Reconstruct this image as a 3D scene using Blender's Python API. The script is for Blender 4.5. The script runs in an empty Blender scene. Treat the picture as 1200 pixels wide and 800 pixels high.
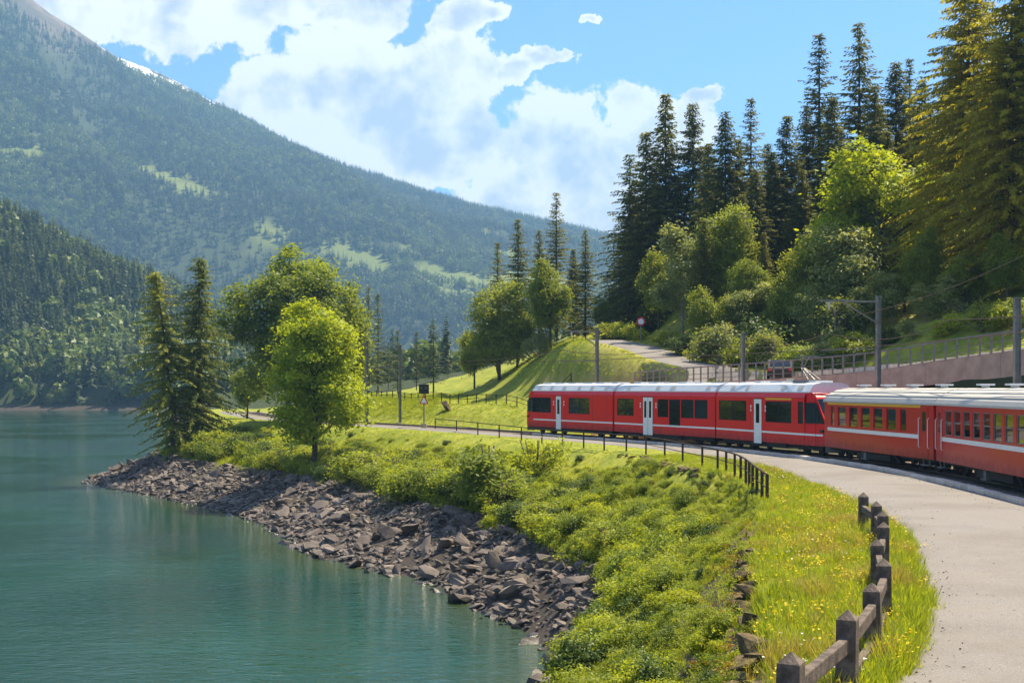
import bpy, bmesh, math, random
import numpy as np
from mathutils import Vector, Matrix
R = math.radians
S = bpy.context.scene
COL = S.collection
rnd = random.Random(5)

# ------------------------------------------------------------------ camera
F, HY, HC = 1650.0, 454.0, 3.5          # focal length in photo pixels, horizon row, camera height above rail
cd = bpy.data.cameras.new('camera'); cam = bpy.data.objects.new('camera', cd); COL.objects.link(cam)
cam.location = (0, 0, HC); cam.rotation_euler = (R(90), 0, 0)
cd.sensor_width = 36; cd.lens = 36 * F / 1200; cd.shift_y = 54 / 1200
cd.clip_start = 0.1; cd.clip_end = 20000
S.camera = cam

# ------------------------------------------------------------------ light
SUN_EL, SUN_AZ = 60.0, 52.0             # degrees; azimuth clockwise from +Y
sd = bpy.data.lights.new('sun', 'SUN'); sd.energy = 5.0; sd.angle = R(0.53); sd.color = (1, .87, .64)
sun = bpy.data.objects.new('sun', sd); COL.objects.link(sun)
dv = Vector((math.sin(R(SUN_AZ)) * math.cos(R(SUN_EL)), math.cos(R(SUN_AZ)) * math.cos(R(SUN_EL)), math.sin(R(SUN_EL))))
sun.rotation_euler = dv.to_track_quat('Z', 'Y').to_euler()
sun.location = dv * 300

W = bpy.data.worlds.new('World'); S.world = W; W.use_nodes = True
wt = W.node_tree; wt.nodes.clear()
def N(t, typ, **kw):
    n = t.nodes.new(typ)
    for k, v in kw.items(): setattr(n, k, v)
    return n
def setin(t, sock, v):
    if isinstance(v, bpy.types.NodeSocket): t.links.new(v, sock)
    else: sock.default_value = v
def M2(t, op, a, b=None, c=None, clamp=False):
    n = N(t, 'ShaderNodeMath', operation=op); n.use_clamp = clamp
    for i, v in enumerate((a, b, c)):
        if v is not None: setin(t, n.inputs[i], v)
    return n.outputs[0]
def VM(t, op, a, b=None):
    n = N(t, 'ShaderNodeVectorMath', operation=op)
    setin(t, n.inputs[0], a)
    if b is not None: setin(t, n.inputs[1], b)
    return n.outputs['Value'] if op == 'LENGTH' else n.outputs[0]
def MR(t, v, a, b, c=0.0, d=1.0, smooth=True):
    n = N(t, 'ShaderNodeMapRange'); n.interpolation_type = 'SMOOTHSTEP' if smooth else 'LINEAR'
    setin(t, n.inputs[0], v)
    for i, q in enumerate((a, b, c, d)): n.inputs[i + 1].default_value = q
    return n.outputs[0]
def MIX(t, f, a, b, blend='MIX'):
    n = N(t, 'ShaderNodeMix', data_type='RGBA', blend_type=blend)
    setin(t, n.inputs[0], f)
    for s, v in ((n.inputs[6], a), (n.inputs[7], b)):
        setin(t, s, v if isinstance(v, bpy.types.NodeSocket) else (*v[:3], 1))
    return n.outputs[2]
def NOISE(t, vec, scale, detail=4, rough=.55, dist=0.0):
    n = N(t, 'ShaderNodeTexNoise'); setin(t, n.inputs['Vector'], vec)
    n.inputs['Scale'].default_value = scale; n.inputs['Detail'].default_value = detail
    n.inputs['Roughness'].default_value = rough; n.inputs['Distortion'].default_value = dist
    return n.outputs[0]

sky = N(wt, 'ShaderNodeTexSky', sky_type='NISHITA'); sky.sun_disc = False
sky.sun_elevation = R(SUN_EL); sky.sun_rotation = R(SUN_AZ)
sky.altitude = 1000; sky.air_density = 1.0; sky.dust_density = .3; sky.ozone_density = 3.0
tc = N(wt, 'ShaderNodeTexCoord'); D = VM(wt, 'NORMALIZE', tc.outputs['Generated'])
sx = N(wt, 'ShaderNodeSeparateXYZ'); wt.links.new(D, sx.inputs[0])
yy = M2(wt, 'MAXIMUM', sx.outputs[1], .02)
cu = N(wt, 'ShaderNodeCombineXYZ')
wt.links.new(M2(wt, 'DIVIDE', sx.outputs[0], yy), cu.inputs[0]); wt.links.new(M2(wt, 'DIVIDE', sx.outputs[2], yy), cu.inputs[1])
UV0 = cu.outputs[0]
def NC(vec, scale, detail, rough):
    n = N(wt, 'ShaderNodeTexNoise'); setin(wt, n.inputs['Vector'], vec); n.inputs['Scale'].default_value = scale; n.inputs['Detail'].default_value = detail; n.inputs['Roughness'].default_value = rough
    return n.outputs['Color']
warp = VM(wt, 'MULTIPLY', VM(wt, 'SUBTRACT', NC(D, 15, 7, .62), (.5, .5, .5)), (.085, .075, 0))
UV = VM(wt, 'ADD', UV0, warp)
blobs = [(430, 110, 165, 92), (520, 95, 82, 72), (505, 165, 90, 62), (335, 150, 90, 75), (165, 0, 190, 75), (400, 0, 125, 40),
         (665, 195, 125, 88), (765, 160, 75, 58), (600, 235, 95, 45), (555, 22, 44, 26), (635, 75, 30, 20), (610, 90, 20, 20),
         (680, 25, 14, 12), (820, 118, 26, 18), (690, 250, 110, 40)]
bm_ = None
for (px, py, a, b) in blobs:
    q = VM(wt, 'MULTIPLY', VM(wt, 'SUBTRACT', UV, ((px - 600) / F, (HY - py) / F, 0)), (F / a, F / b, 0))
    f_ = M2(wt, 'SUBTRACT', 1.0, VM(wt, 'LENGTH', q))
    bm_ = f_ if bm_ is None else M2(wt, 'SMOOTH_MAX', bm_, f_, .12)
fb = NOISE(wt, D, 34, 7, .6)
bl = M2(wt, 'MULTIPLY_ADD', M2(wt, 'SUBTRACT', fb, .5), 1.25, bm_)
bl = M2(wt, 'MULTIPLY_ADD', MR(wt, sx.outputs[1], .1, .3), 6.0, M2(wt, 'SUBTRACT', bl, 6.0))
fq = VM(wt, 'MULTIPLY', VM(wt, 'SUBTRACT', UV, (0, .1, 0)), (1 / .62, 1 / .36, 0))
infr = M2(wt, 'MULTIPLY', M2(wt, 'MAXIMUM', M2(wt, 'SUBTRACT', 1.0, VM(wt, 'LENGTH', fq)), 0.0), MR(wt, sx.outputs[1], .1, .3))
gen = M2(wt, 'SUBTRACT', M2(wt, 'MULTIPLY', M2(wt, 'SUBTRACT', NOISE(wt, D, 2.3, 8, .6), .55), 4.0), M2(wt, 'MULTIPLY', infr, 12.0))
dens = M2(wt, 'MAXIMUM', bl, gen)
alpha = MR(wt, dens, .0, .13)
D2 = VM(wt, 'ADD', D, (.018, 0, .02))               # the same billows a little nearer the sun
rel = M2(wt, 'SUBTRACT', NOISE(wt, D, 16, 7, .58), NOISE(wt, D2, 16, 7, .58))
thick = MR(wt, dens, .12, .75)
litf = M2(wt, 'ADD', M2(wt, 'MULTIPLY_ADD', rel, 5.0, 1.05), M2(wt, 'MULTIPLY', thick, -.66), clamp=True)
CK = 6.0
ccol = MIX(wt, litf, (CK * .52, CK * .58, CK * .68), (CK * 1.02, CK, CK * .96))
bg = N(wt, 'ShaderNodeBackground'); wt.links.new(MIX(wt, alpha, MIX(wt, 1.0, sky.outputs[0], (.52, .76, 1.0), 'MULTIPLY'), ccol), bg.inputs[0]); bg.inputs[1].default_value = .09
wo = N(wt, 'ShaderNodeOutputWorld'); wt.links.new(bg.outputs[0], wo.inputs[0])

vs = S.view_settings; vs.view_transform = 'Standard'; vs.look = 'None'; vs.gamma = 1; vs.use_curve_mapping = False
vs.exposure = 1.28
S.cycles.use_denoising = True
S.cycles.max_bounces = 7; S.cycles.diffuse_bounces = 3; S.cycles.glossy_bounces = 3; S.cycles.transmission_bounces = 5
S.cycles.transparent_max_bounces = 8; S.cycles.volume_bounces = 0; S.cycles.sample_clamp_indirect = 6

# ------------------------------------------------------------------ helpers
def mesh_of(name, V, Fc, mat=None, smooth=False):
    me = bpy.data.meshes.new(name)
    V = np.asarray(V, np.float32).reshape(-1, 3)
    if isinstance(Fc, np.ndarray):
        n, k = Fc.shape
        me.vertices.add(len(V)); me.vertices.foreach_set('co', V.ravel())
        me.loops.add(n * k); me.loops.foreach_set('vertex_index', Fc.astype(np.int32).ravel())
        me.polygons.add(n); me.polygons.foreach_set('loop_start', np.arange(0, n * k, k, dtype=np.int32))
        me.update(calc_edges=True)
    else:
        me.from_pydata(V.tolist(), [], Fc); me.update()
    if mat: me.materials.append(mat)
    if smooth: me.polygons.foreach_set('use_smooth', np.ones(len(me.polygons), bool))
    return me
class MB:
    def __init__(s): s.v = []; s.f = []
    def add(s, vs, fs):
        o = len(s.v); s.v += [tuple(map(float, q)) for q in vs]; s.f += [[i + o for i in f] for f in fs]; return s
    def quad(s, a, b, c, d): return s.add([a, b, c, d], [[0, 1, 2, 3]])
    def box(s, x0, x1, y0, y1, z0, z1):
        return s.add([(x0, y0, z0), (x1, y0, z0), (x1, y1, z0), (x0, y1, z0), (x0, y0, z1), (x1, y0, z1), (x1, y1, z1), (x0, y1, z1)],
                     [[3, 2, 1, 0], [4, 5, 6, 7], [0, 1, 5, 4], [1, 2, 6, 5], [2, 3, 7, 6], [3, 0, 4, 7]])
    def bar(s, p, q, w, h=None, up=(0, 0, 1)):       # rectangular bar from p to q
        p = Vector(p); q = Vector(q); h = h or w; d = (q - p).normalized(); u = Vector(up)
        if abs(d.dot(u)) > .97: u = Vector((1, 0, 0))
        a = d.cross(u).normalized() * (w / 2); b = a.normalized().cross(d) * (h / 2)
        vs = [c + x + y for c in (p, q) for x, y in ((-a, -b), (a, -b), (a, b), (-a, b))]
        return s.add(vs, [[3, 2, 1, 0], [4, 5, 6, 7], [0, 1, 5, 4], [1, 2, 6, 5], [2, 3, 7, 6], [3, 0, 4, 7]])
    def tube(s, pts, rad, n=6, cap=True):
        pts = [Vector(p) for p in pts]
        if not hasattr(rad, '__len__'): rad = [rad] * len(pts)
        o = len(s.v)
        for i, p in enumerate(pts):
            d = (pts[min(i + 1, len(pts) - 1)] - pts[max(i - 1, 0)]).normalized()
            u = Vector((0, 0, 1)) if abs(d.z) < .9 else Vector((1, 0, 0))
            a = d.cross(u).normalized(); b = a.cross(d)
            for k in range(n):
                t = 2 * math.pi * k / n
                s.v.append(tuple(p + (a * math.cos(t) + b * math.sin(t)) * rad[i]))
        for i in range(len(pts) - 1):
            for k in range(n):
                s.f.append([o + i * n + k, o + i * n + (k + 1) % n, o + (i + 1) * n + (k + 1) % n, o + (i + 1) * n + k])
        if cap: s.f.append([o + k for k in range(n)][::-1]); s.f.append([o + (len(pts) - 1) * n + k for k in range(n)])
        return s
    def prism(s, prof, y0, y1):                      # profile of (x, z) extruded along y
        n = len(prof)
        return s.add([(x, y0, z) for x, z in prof] + [(x, y1, z) for x, z in prof],
                     [list(range(n)), list(range(2 * n - 1, n - 1, -1))] + [[(i + 1) % n, i, n + i, n + (i + 1) % n] for i in range(n)])
    def mesh(s, name, mat, smooth=False): return mesh_of(name, s.v, s.f, mat, smooth)
    def build(s, name, mat, parent=None, smooth=False, bevel=0): return ob(name, s.mesh(name, mat, smooth), parent, bevel)
def ob(name, me, parent=None, bevel=0):
    o = bpy.data.objects.new(name, me); COL.objects.link(o)
    if parent is not None: o.parent = parent
    if bevel:
        m = o.modifiers.new('bevel', 'BEVEL'); m.width = bevel; m.segments = 2; m.limit_method = 'ANGLE'
    return o
def tag(o, label=None, cat=None, group=None, kind=None):
    for k, v in (('label', label), ('category', cat), ('group', group), ('kind', kind)):
        if v: o[k] = v
    return o
def thing(name, loc, rz, label, cat, group=None):
    o = ob(name, None); o.location = loc; o.rotation_euler = (0, 0, rz)
    return tag(o, label, cat, group)
def put(o, loc=None, rot=None, sc=None):
    if loc is not None: o.location = loc
    if rot is not None: o.rotation_euler = rot
    if sc is not None: o.scale = sc if hasattr(sc, '__len__') else (sc, sc, sc)
    return o

# ------------------------------------------------------------------ materials
def newmat(name):
    m = bpy.data.materials.new(name); m.use_nodes = True; t = m.node_tree; t.nodes.clear()
    out = N(t, 'ShaderNodeOutputMaterial'); return m, t, out
def PR(t, out, col, rough=.6, spec=.4, metal=0.0):
    p = N(t, 'ShaderNodeBsdfPrincipled')
    setin(t, p.inputs['Base Color'], col if isinstance(col, bpy.types.NodeSocket) else (*col, 1))
    setin(t, p.inputs['Roughness'], rough); p.inputs['Specular IOR Level'].default_value = spec; p.inputs['Metallic'].default_value = metal
    if out: t.links.new(p.outputs[0], out.inputs[0])
    return p
def BUMP(t, p, h, strength=.4, dist=.02):
    b = N(t, 'ShaderNodeBump'); b.inputs['Strength'].default_value = strength; b.inputs['Distance'].default_value = dist
    t.links.new(h, b.inputs['Height']); t.links.new(b.outputs[0], p.inputs['Normal'])
def OBJC(t): return N(t, 'ShaderNodeTexCoord').outputs['Object']
def POS(t): return N(t, 'ShaderNodeNewGeometry').outputs['Position']
def rough_mat(name, c1, c2, scale=3, rough=.8, bump=.4, bscale=None, spec=.3, metal=0, rand=False, bd=.02):
    m, t, out = newmat(name); co = OBJC(t)
    f = MR(t, NOISE(t, co, scale, 6, .62), .3, .7)
    if rand: f = M2(t, 'MULTIPLY_ADD', N(t, 'ShaderNodeObjectInfo').outputs['Random'], .7, M2(t, 'MULTIPLY', f, .45), clamp=True)
    p = PR(t, out, MIX(t, f, c1, c2), rough, spec, metal)
    if bump: BUMP(t, p, NOISE(t, co, bscale or scale * 4, 6, .6), bump, bd)
    return m
def leaf_mat(name, c1, c2, trans=.42, tcol=None, spec=.22):
    m, t, out = newmat(name)
    f = M2(t, 'ADD', M2(t, 'MULTIPLY', NOISE(t, OBJC(t), .9, 3, .6), .9), M2(t, 'MULTIPLY', M2(t, 'SUBTRACT', N(t, 'ShaderNodeObjectInfo').outputs['Random'], .45), .75), clamp=True)
    c = MIX(t, f, c1, c2)
    p = PR(t, None, c, .5, spec)
    tr = N(t, 'ShaderNodeBsdfTranslucent')
    t.links.new(MIX(t, 1.0, c, tcol or (1.5, 1.35, .6), 'MULTIPLY'), tr.inputs[0])
    mx = N(t, 'ShaderNodeMixShader'); mx.inputs[0].default_value = trans
    t.links.new(p.outputs[0], mx.inputs[1]); t.links.new(tr.outputs[0], mx.inputs[2]); t.links.new(mx.outputs[0], out.inputs[0])
    return m
def plain(name, c, rough=.5, spec=.4, metal=0, coat=0):
    m, t, out = newmat(name); co = OBJC(t)
    d = NOISE(t, co, 2.2, 5, .65)
    p = PR(t, out, MIX(t, MR(t, d, .35, .75, 0, .22), c, tuple(x * .55 + .03 for x in c)), rough, spec, metal)
    if coat: p.inputs['Coat Weight'].default_value = coat; p.inputs['Coat Roughness'].default_value = .06
    return m
MAT = {}
MAT['red'] = plain('train_red', (.72, .007, .012), .36, .25, 0, .12)
MAT['redcoach'] = plain('coach_red', (.50, .005, .009), .38, .25, 0, .15)
for k_ in ('red', 'redcoach'):                       # brake dust along the skirts
    t = MAT[k_].node_tree; pb = [n for n in t.nodes if n.type == 'BSDF_PRINCIPLED'][0]; lk = pb.inputs['Base Color'].links[0].from_socket
    sz = N(t, 'ShaderNodeSeparateXYZ'); oc = OBJC(t); t.links.new(oc, sz.inputs[0]); du_ = M2(t, 'MULTIPLY', MR(t, sz.outputs[2], .5, 1.15, .75, 0), MR(t, NOISE(t, oc, 3.5, 5, .65), .3, .7, .35, 1))
    t.links.new(MIX(t, du_, lk, (.16, .07, .045)), pb.inputs['Base Color']); t.links.new(MR(t, du_, 0, .6, .36, .8), pb.inputs['Roughness'])
MAT['silver'] = plain('roof_silver', (.68, .69, .70), .42, .5)
MAT['roofgrey'] = plain('roof_grey', (.50, .47, .42), .7, .3)
MAT['white'] = plain('white_paint', (.78, .77, .74), .4, .4)
MAT['yellow'] = plain('yellow_paint', (.78, .42, .02), .4, .4)
MAT['dark'] = plain('underframe_black', (.022, .020, .018), .7, .3)
MAT['rubber'] = plain('rubber', (.018, .018, .02), .8, .2)
MAT['steel'] = rough_mat('galvanised_steel', (.17, .165, .16), (.26, .25, .23), 2, .55, .15, metal=.4)
MAT['iron'] = rough_mat('rusted_iron', (.035, .024, .017), (.075, .046, .03), 6, .8, .3)
MAT['rail'] = rough_mat('rail_steel', (.12, .085, .06), (.2, .16, .13), 3, .45, .1, metal=.6)
MAT['wood'] = rough_mat('weathered_wood', (.055, .042, .034), (.17, .13, .105), 5, .85, .7, 30)
MAT['sleeper'] = rough_mat('sleeper', (.06, .045, .035), (.13, .10, .08), 4, .9, .4)
MAT['concrete'] = rough_mat('pinkish_concrete', (.34, .265, .19), (.47, .37, .27), 1.2, .9, .3, 12)
MAT['shadewall'] = rough_mat('shade_dark_concrete', (.22, .18, .15), (.32, .27, .23), 1.5, .9, .3, 10)  # deck concrete painted darker for the shade under the overhang
MAT['stone'] = rough_mat('shore_stone', (.042, .035, .031), (.20, .163, .138), 1.4, .8, .8, 9, .3, 0, True, .03)
t = MAT['stone'].node_tree; pb = [n for n in t.nodes if n.type == 'BSDF_PRINCIPLED'][0]; lk = pb.inputs['Base Color'].links[0].from_socket
sz = N(t, 'ShaderNodeSeparateXYZ'); t.links.new(POS(t), sz.inputs[0]); wet = MR(t, M2(t, 'MULTIPLY_ADD', NOISE(t, POS(t), 1.5, 3, .5), .3, sz.outputs[2]), -5.80, -5.55, 1, 0)
t.links.new(MIX(t, wet, lk, MIX(t, .62, lk, (.012, .013, .008))), pb.inputs['Base Color']); t.links.new(MR(t, wet, 0, 1, .85, .25), pb.inputs['Roughness'])
MAT['mossy'] = rough_mat('mossy_stone', (.035, .03, .024), (.17, .125, .055), 2.2, .95, .8, 10, .2, 0, False, .03)
MAT['kerb'] = rough_mat('kerb_stone', (.42, .36, .30), (.64, .56, .48), 2.5, .85, .5, 18, .3, 0, True)
MAT['bark'] = rough_mat('bark', (.045, .034, .026), (.12, .09, .07), 5, .95, .8, 14)
MAT['paleb'] = rough_mat('pale_bark', (.12, .10, .08), (.28, .24, .2), 5, .9, .6, 14)
MAT['skin'] = plain('skin', (.5, .28, .2), .6)
MAT['shirt'] = rough_mat('blue_shirt', (.06, .14, .42), (.10, .2, .5), 6, .9, .2)
MAT['shirt2'] = rough_mat('grey_shirt', (.3, .3, .32), (.4, .4, .42), 6, .9, .2)
MAT['hair'] = rough_mat('hair', (.03, .02, .012), (.06, .04, .02), 20, .8, .2)
MAT['seat'] = rough_mat('seat_cloth', (.02, .03, .06), (.04, .05, .09), 10, .9, .1)
MAT['black'] = plain('black_paint', (.012, .012, .014), .4, .35)
MAT['lampred'] = plain('red_lens', (.5, .01, .01), .2)
m, t, out = newmat('window_glass'); p = PR(t, out, (.012, .014, .014), .04, .55); MAT['glass'] = m
m, t, out = newmat('clear_glass')
g = N(t, 'ShaderNodeBsdfGlossy'); g.inputs[1].default_value = .03; g.inputs[0].default_value = (.9, .9, .9, 1)
tr = N(t, 'ShaderNodeBsdfTransparent'); tr.inputs[0].default_value = (.55, .58, .56, 1)
fr = N(t, 'ShaderNodeFresnel'); fr.inputs[0].default_value = 1.5
mx = N(t, 'ShaderNodeMixShader'); t.links.new(M2(t, 'MULTIPLY_ADD', fr.outputs[0], 1.0, .08), mx.inputs[0])
t.links.new(tr.outputs[0], mx.inputs[1]); t.links.new(g.outputs[0], mx.inputs[2]); t.links.new(mx.outputs[0], out.inputs[0]); MAT['clear'] = m

L_SPRUCE = leaf_mat('spruce_needles', (.070, .086, .017), (.165, .172, .032), .42)
L_LARCH = leaf_mat('larch_needles', (.13, .165, .024), (.28, .30, .048), .5)
L_WEEP = leaf_mat('glow_gilded_larch_needles', (.24, .24, .018), (.44, .39, .03), .56)  # gold of the sun's glow is put into the needle colour
L_PINE = leaf_mat('pine_needles', (.06, .09, .03), (.13, .16, .05), .36)
L_MAPLE = leaf_mat('maple_leaves', (.20, .28, .010), (.42, .47, .016), .5)
L_BROAD = leaf_mat('broad_leaves', (.13, .19, .022), (.28, .32, .042), .54)
L_PALE = leaf_mat('pale_leaves', (.17, .21, .07), (.32, .36, .12), .46)
L_DEEP = leaf_mat('deep_green_leaves', (.05, .095, .018), (.12, .17, .03), .36)
L_LEMON = leaf_mat('lemon_leaves', (.22, .29, .02), (.40, .44, .035), .48)
L_SHRUB = leaf_mat('shrub_leaves', (.14, .20, .018), (.33, .37, .035), .48)
L_HERB = leaf_mat('herb_leaves', (.17, .24, .014), (.39, .42, .028), .48)
L_GRASS = leaf_mat('grass_blades', (.17, .25, .014), (.38, .42, .03), .46)
L_DRY = leaf_mat('dry_grass', (.24, .21, .05), (.40, .33, .09), .4)
L_MOSS = leaf_mat('orange_moss', (.20, .11, .01), (.34, .22, .02), .3)
L_FAR = leaf_mat('far_conifers', (.018, .034, .018), (.050, .075, .03), .25)
L_HILL = leaf_mat('hill_conifers', (.034, .058, .018), (.095, .125, .032), .3)
L_FARB = leaf_mat('far_broadleaves', (.08, .13, .02), (.16, .20, .04), .3)
PETAL = leaf_mat('yellow_petals', (.75, .52, .01), (.8, .62, .02), .3, (1, 1, 1))
PETALW = leaf_mat('white_petals', (.75, .75, .7), (.8, .8, .75), .3, (1, 1, 1))

# ------------------------------------------------------------------ plan of the place
def cr(P, n=24):
    P = np.array(P, float); P = np.vstack([2 * P[0] - P[1], P, 2 * P[-1] - P[-2]]); o = []
    for i in range(1, len(P) - 2):
        t = np.linspace(0, 1, n, endpoint=False)[:, None]; a, b, c, d = P[i - 1:i + 3]
        o.append(.5 * (2 * b + (c - a) * t + (2 * a - 5 * b + 4 * c - d) * t * t + (3 * b - a - 3 * c + d) * t ** 3))
    return np.vstack(o + [P[-2:-1]])
TR = cr([(-8.5, -12), (-1.6, -2), (7.4, 10), (12.6, 20), (16.0, 30.5), (17.9, 41), (18.5, 52), (18.2, 63), (16.4, 74), (13.2, 84.5), (9.0, 95),
         (4.4, 105.5), (-1.2, 117), (-7, 128.5), (-13.5, 140), (-20.5, 153), (-27, 168), (-32.5, 185), (-38, 205), (-45, 232), (-53, 262)])
TS = np.r_[0, np.cumsum(np.linalg.norm(np.diff(TR, axis=0), axis=1))]
TT = np.gradient(TR, axis=0); TT /= np.linalg.norm(TT, axis=1)[:, None]
TN = np.c_[-TT[:, 1], TT[:, 0]]                      # left of travel: the lake side
def trk(s, t=0.0):
    p = np.array([np.interp(s, TS, TR[:, 0]), np.interp(s, TS, TR[:, 1])]); n = np.array([np.interp(s, TS, TN[:, 0]), np.interp(s, TS, TN[:, 1])])
    return p + n * t
def trk_px(px, t=0.0, smin=45):                      # arc length where the line at offset t crosses photo column px
    ss = np.linspace(smin, TS[-1], 3000); P = np.array([trk(s, t) for s in ss]); u = 600 + P[:, 0] / P[:, 1] * F
    return ss[np.argmax(u < px)]
def at(px, d): return np.array([(px - 600) / F * d, d])
LAKE = np.array([(-14, -80), (-5, 5), (-1.4, 25), (.6, 38), (1.7, 49.6), (.6, 55), (-1.2, 59.5), (-4.2, 69.4), (-7.6, 74), (-11.4, 80), (-13.6, 87), (-17, 97), (-21.5, 107),
                 (-30, 121), (-38, 133), (-43, 142), (-44, 152), (-43, 165), (-48, 200), (-60, 250), (-77, 320), (-101, 420), (-125, 520), (-150, 588),
                 (-230, 590), (-400, 602), (-900, 640), (-1300, 400), (-1300, -80)], float)
EDGE = cr([(-8.5, -30), (-1.5, 0), (1.2, 9), (3.0, 16.7), (4.6, 26), (6.3, 36), (7.8, 44), (8.6, 51), (8.5, 60), (7.3, 72), (5.2, 82), (-.2, 96), (-5, 108), (-11, 120),
           (-19, 135), (-27, 149), (-33, 160), (-40, 180), (-45, 205), (-55, 250), (-70, 320), (-93, 420), (-112, 520), (-120, 600)], 4)
TOPP = np.vstack([EDGE, [(-120, 700), (4000, 700), (4000, -60)]])
def pdist(P, L, closed=False):
    L = np.asarray(L); A = L; B = np.roll(L, -1, 0)
    if not closed: A, B = A[:-1], B[:-1]
    best = np.full(len(P), 1e18); side = np.zeros(len(P)); par = np.zeros(len(P))
    for i in range(len(A)):
        d = B[i] - A[i]; l2 = d @ d
        if l2 < 1e-12: continue
        t = np.clip(((P - A[i]) @ d) / l2, 0, 1); q = P - A[i] - t[:, None] * d; r = (q * q).sum(1)
        k = r < best; best[k] = r[k]; side[k] = (d[0] * (P[:, 1] - A[i, 1]) - d[1] * (P[:, 0] - A[i, 0]))[k]; par[k] = i + t[k]
    return np.sqrt(best), side, par
def inside(P, L):
    x, y = P[:, 0], P[:, 1]; c = np.zeros(len(P), bool); j = len(L) - 1
    for i in range(len(L)):
        xi, yi = L[i]; xj, yj = L[j]
        if yi != yj: c ^= ((yi > y) != (yj > y)) & (x < (xj - xi) * (y - yi) / (yj - yi) + xi)
        j = i
    return c
def sst(x, a, b): t = np.clip((x - a) / (b - a), 0, 1); return t * t * (3 - 2 * t)
_g = np.random.default_rng(11); _T = _g.random((256, 256))
def vnoise(x, y):
    xi = np.floor(x).astype(int); yi = np.floor(y).astype(int); fx = x - xi; fy = y - yi
    fx = fx * fx * (3 - 2 * fx); fy = fy * fy * (3 - 2 * fy); a = _T[xi % 256, yi % 256]; b = _T[(xi + 1) % 256, yi % 256]; c = _T[xi % 256, (yi + 1) % 256]; d = _T[(xi + 1) % 256, (yi + 1) % 256]
    return (a * (1 - fx) + b * fx) * (1 - fy) + (c * (1 - fx) + d * fx) * fy
def fbm(x, y, o=4):
    s = 0; a = .5
    for k in range(o): s = s + a * (vnoise(x * 2 ** k + 17 * k, y * 2 ** k + 31 * k) - .5); a *= .5
    return s
# upper road: outer (fence) edge with deck height
ROADE = np.array([(7.0, 108, 3.3), (11.2, 100, 3.7), (15.2, 93, 3.95), (18.6, 88, 4.2), (21.6, 84, 4.5), (24.6, 80, 5.05), (27.3, 75, 5.5), (30.4, 68, 6.0), (33, 60, 6.5)], float)
RE = cr(ROADE, 8)
rt = np.gradient(RE[:, :2], axis=0); rt /= np.linalg.norm(rt, axis=1)[:, None]; RN = np.c_[-rt[:, 1], rt[:, 0]]   # away from the track
if RN[20] @ np.array([1, .5]) < 0: RN = -RN
GR = cr([(21.5, 91, 4.5), (18.6, 95.5, 4.45), (15.6, 101, 4.75), (13.2, 109, 5.45), (11.0, 120, 6.85), (9.2, 130, 7.75), (9.5, 142, 8.1), (13, 156, 8.2)], 8)
CP = []
for q in range(0, len(TR), 10):
    if -20 < TR[q, 1] < 240:
        n = TN[q]
        for tt in (-3, 0, 3): CP.append((*(TR[q] + n * tt), -.12))
for q in range(0, len(EDGE), 3):
    if EDGE[q, 1] < 230: CP.append((*EDGE[q], -.15))
for i in range(16, len(RE), 4):
    p = RE[i]; n = RN[i]
    CP += [(*(p[:2] - n * 1.2), p[2] - 2.6), (*(p[:2] + n * .8), p[2] - .35), (*(p[:2] + n * 5), p[2] - .3), (*(p[:2] + n * 9), p[2] + 1.0)]
_gt = np.gradient(GR[:, :2], axis=0); _gt /= np.linalg.norm(_gt, axis=1)[:, None]
for i in range(6, len(GR), 3):
    for w in (-2.3, 0, 2.3): CP.append((GR[i, 0] - _gt[i, 1] * w, GR[i, 1] + _gt[i, 0] * w, GR[i, 2] - .05))
CP += [(9, 152, 8.6), (5, 165, 8.5),
       (-10, 185, 2.6), (0, 205, 4), (-25, 220, 2), (-20, 260, 2),
       
       (19, 104, 5.8), (21, 115, 6.9), (16, 120, 8.2), (25, 130, 11.5), (15, 135, 9.6), (17, 150, 11.5), (34, 112, 10.5), (40, 130, 16), (30, 150, 18), (60, 150, 30), (60, 90, 20),
       (45, 75, 12), (70, 60, 18), (42, 55, 8), (100, 100, 42), (100, 200, 60), (50, 200, 36), (20, 200, 14), (140, 20, 40), (40, 20, 3), (34, 0, 2), (30, 40, 1.2), (26, 52, .6), (24, 62, .4)]
for px_, y_, d_ in ((545, 461, 172), (560, 457, 167), (580, 449, 161), (600, 439, 155), (620, 428, 150), (640, 417, 145), (660, 406, 140), (680, 398, 135), (697, 395, 130), (715, 398, 125), (740, 405, 118.5), (770, 416, 112), (800, 427, 106), (825, 435, 102)):
    pc_ = at(px_, d_); zc_ = HC + (HY - y_) * d_ / F; pf_ = trk(trk_px(px_, -12), -12)
    CP.append((*pc_, zc_))
    if px_ < 700: CP += [(*at(px_, d_ + 5), zc_ + .5), (*at(px_, d_ + 11), zc_ + .6)]
    for f_ in (.3, .55, .8): CP.append((*(pf_ + (pc_ - pf_) * f_), 2.4 + (zc_ - 2.4) * f_ ** .9))
for s_ in range(100, 205, 6):
    CP += [(*trk(s_, -5.5), .9), (*trk(s_, -8.5), 2.0), (*trk(s_, -12), 2.3)]
CP = np.array(CP, float)
_, ui = np.unique(np.round(CP[:, :2], 1), axis=0, return_index=True); CP = CP[ui]
_A = np.sqrt(((CP[:, None, :2] - CP[None, :, :2]) ** 2).sum(2) + 14.0); nC = len(CP)
_K = np.zeros((nC + 3, nC + 3)); _K[:nC, :nC] = _A - .15 * np.eye(nC); _K[:nC, nC] = 1; _K[:nC, nC + 1:] = CP[:, :2]; _K[nC:, :nC] = _K[:nC, nC:].T
_w = np.linalg.solve(_K, np.r_[CP[:, 2], 0, 0, 0])
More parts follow.
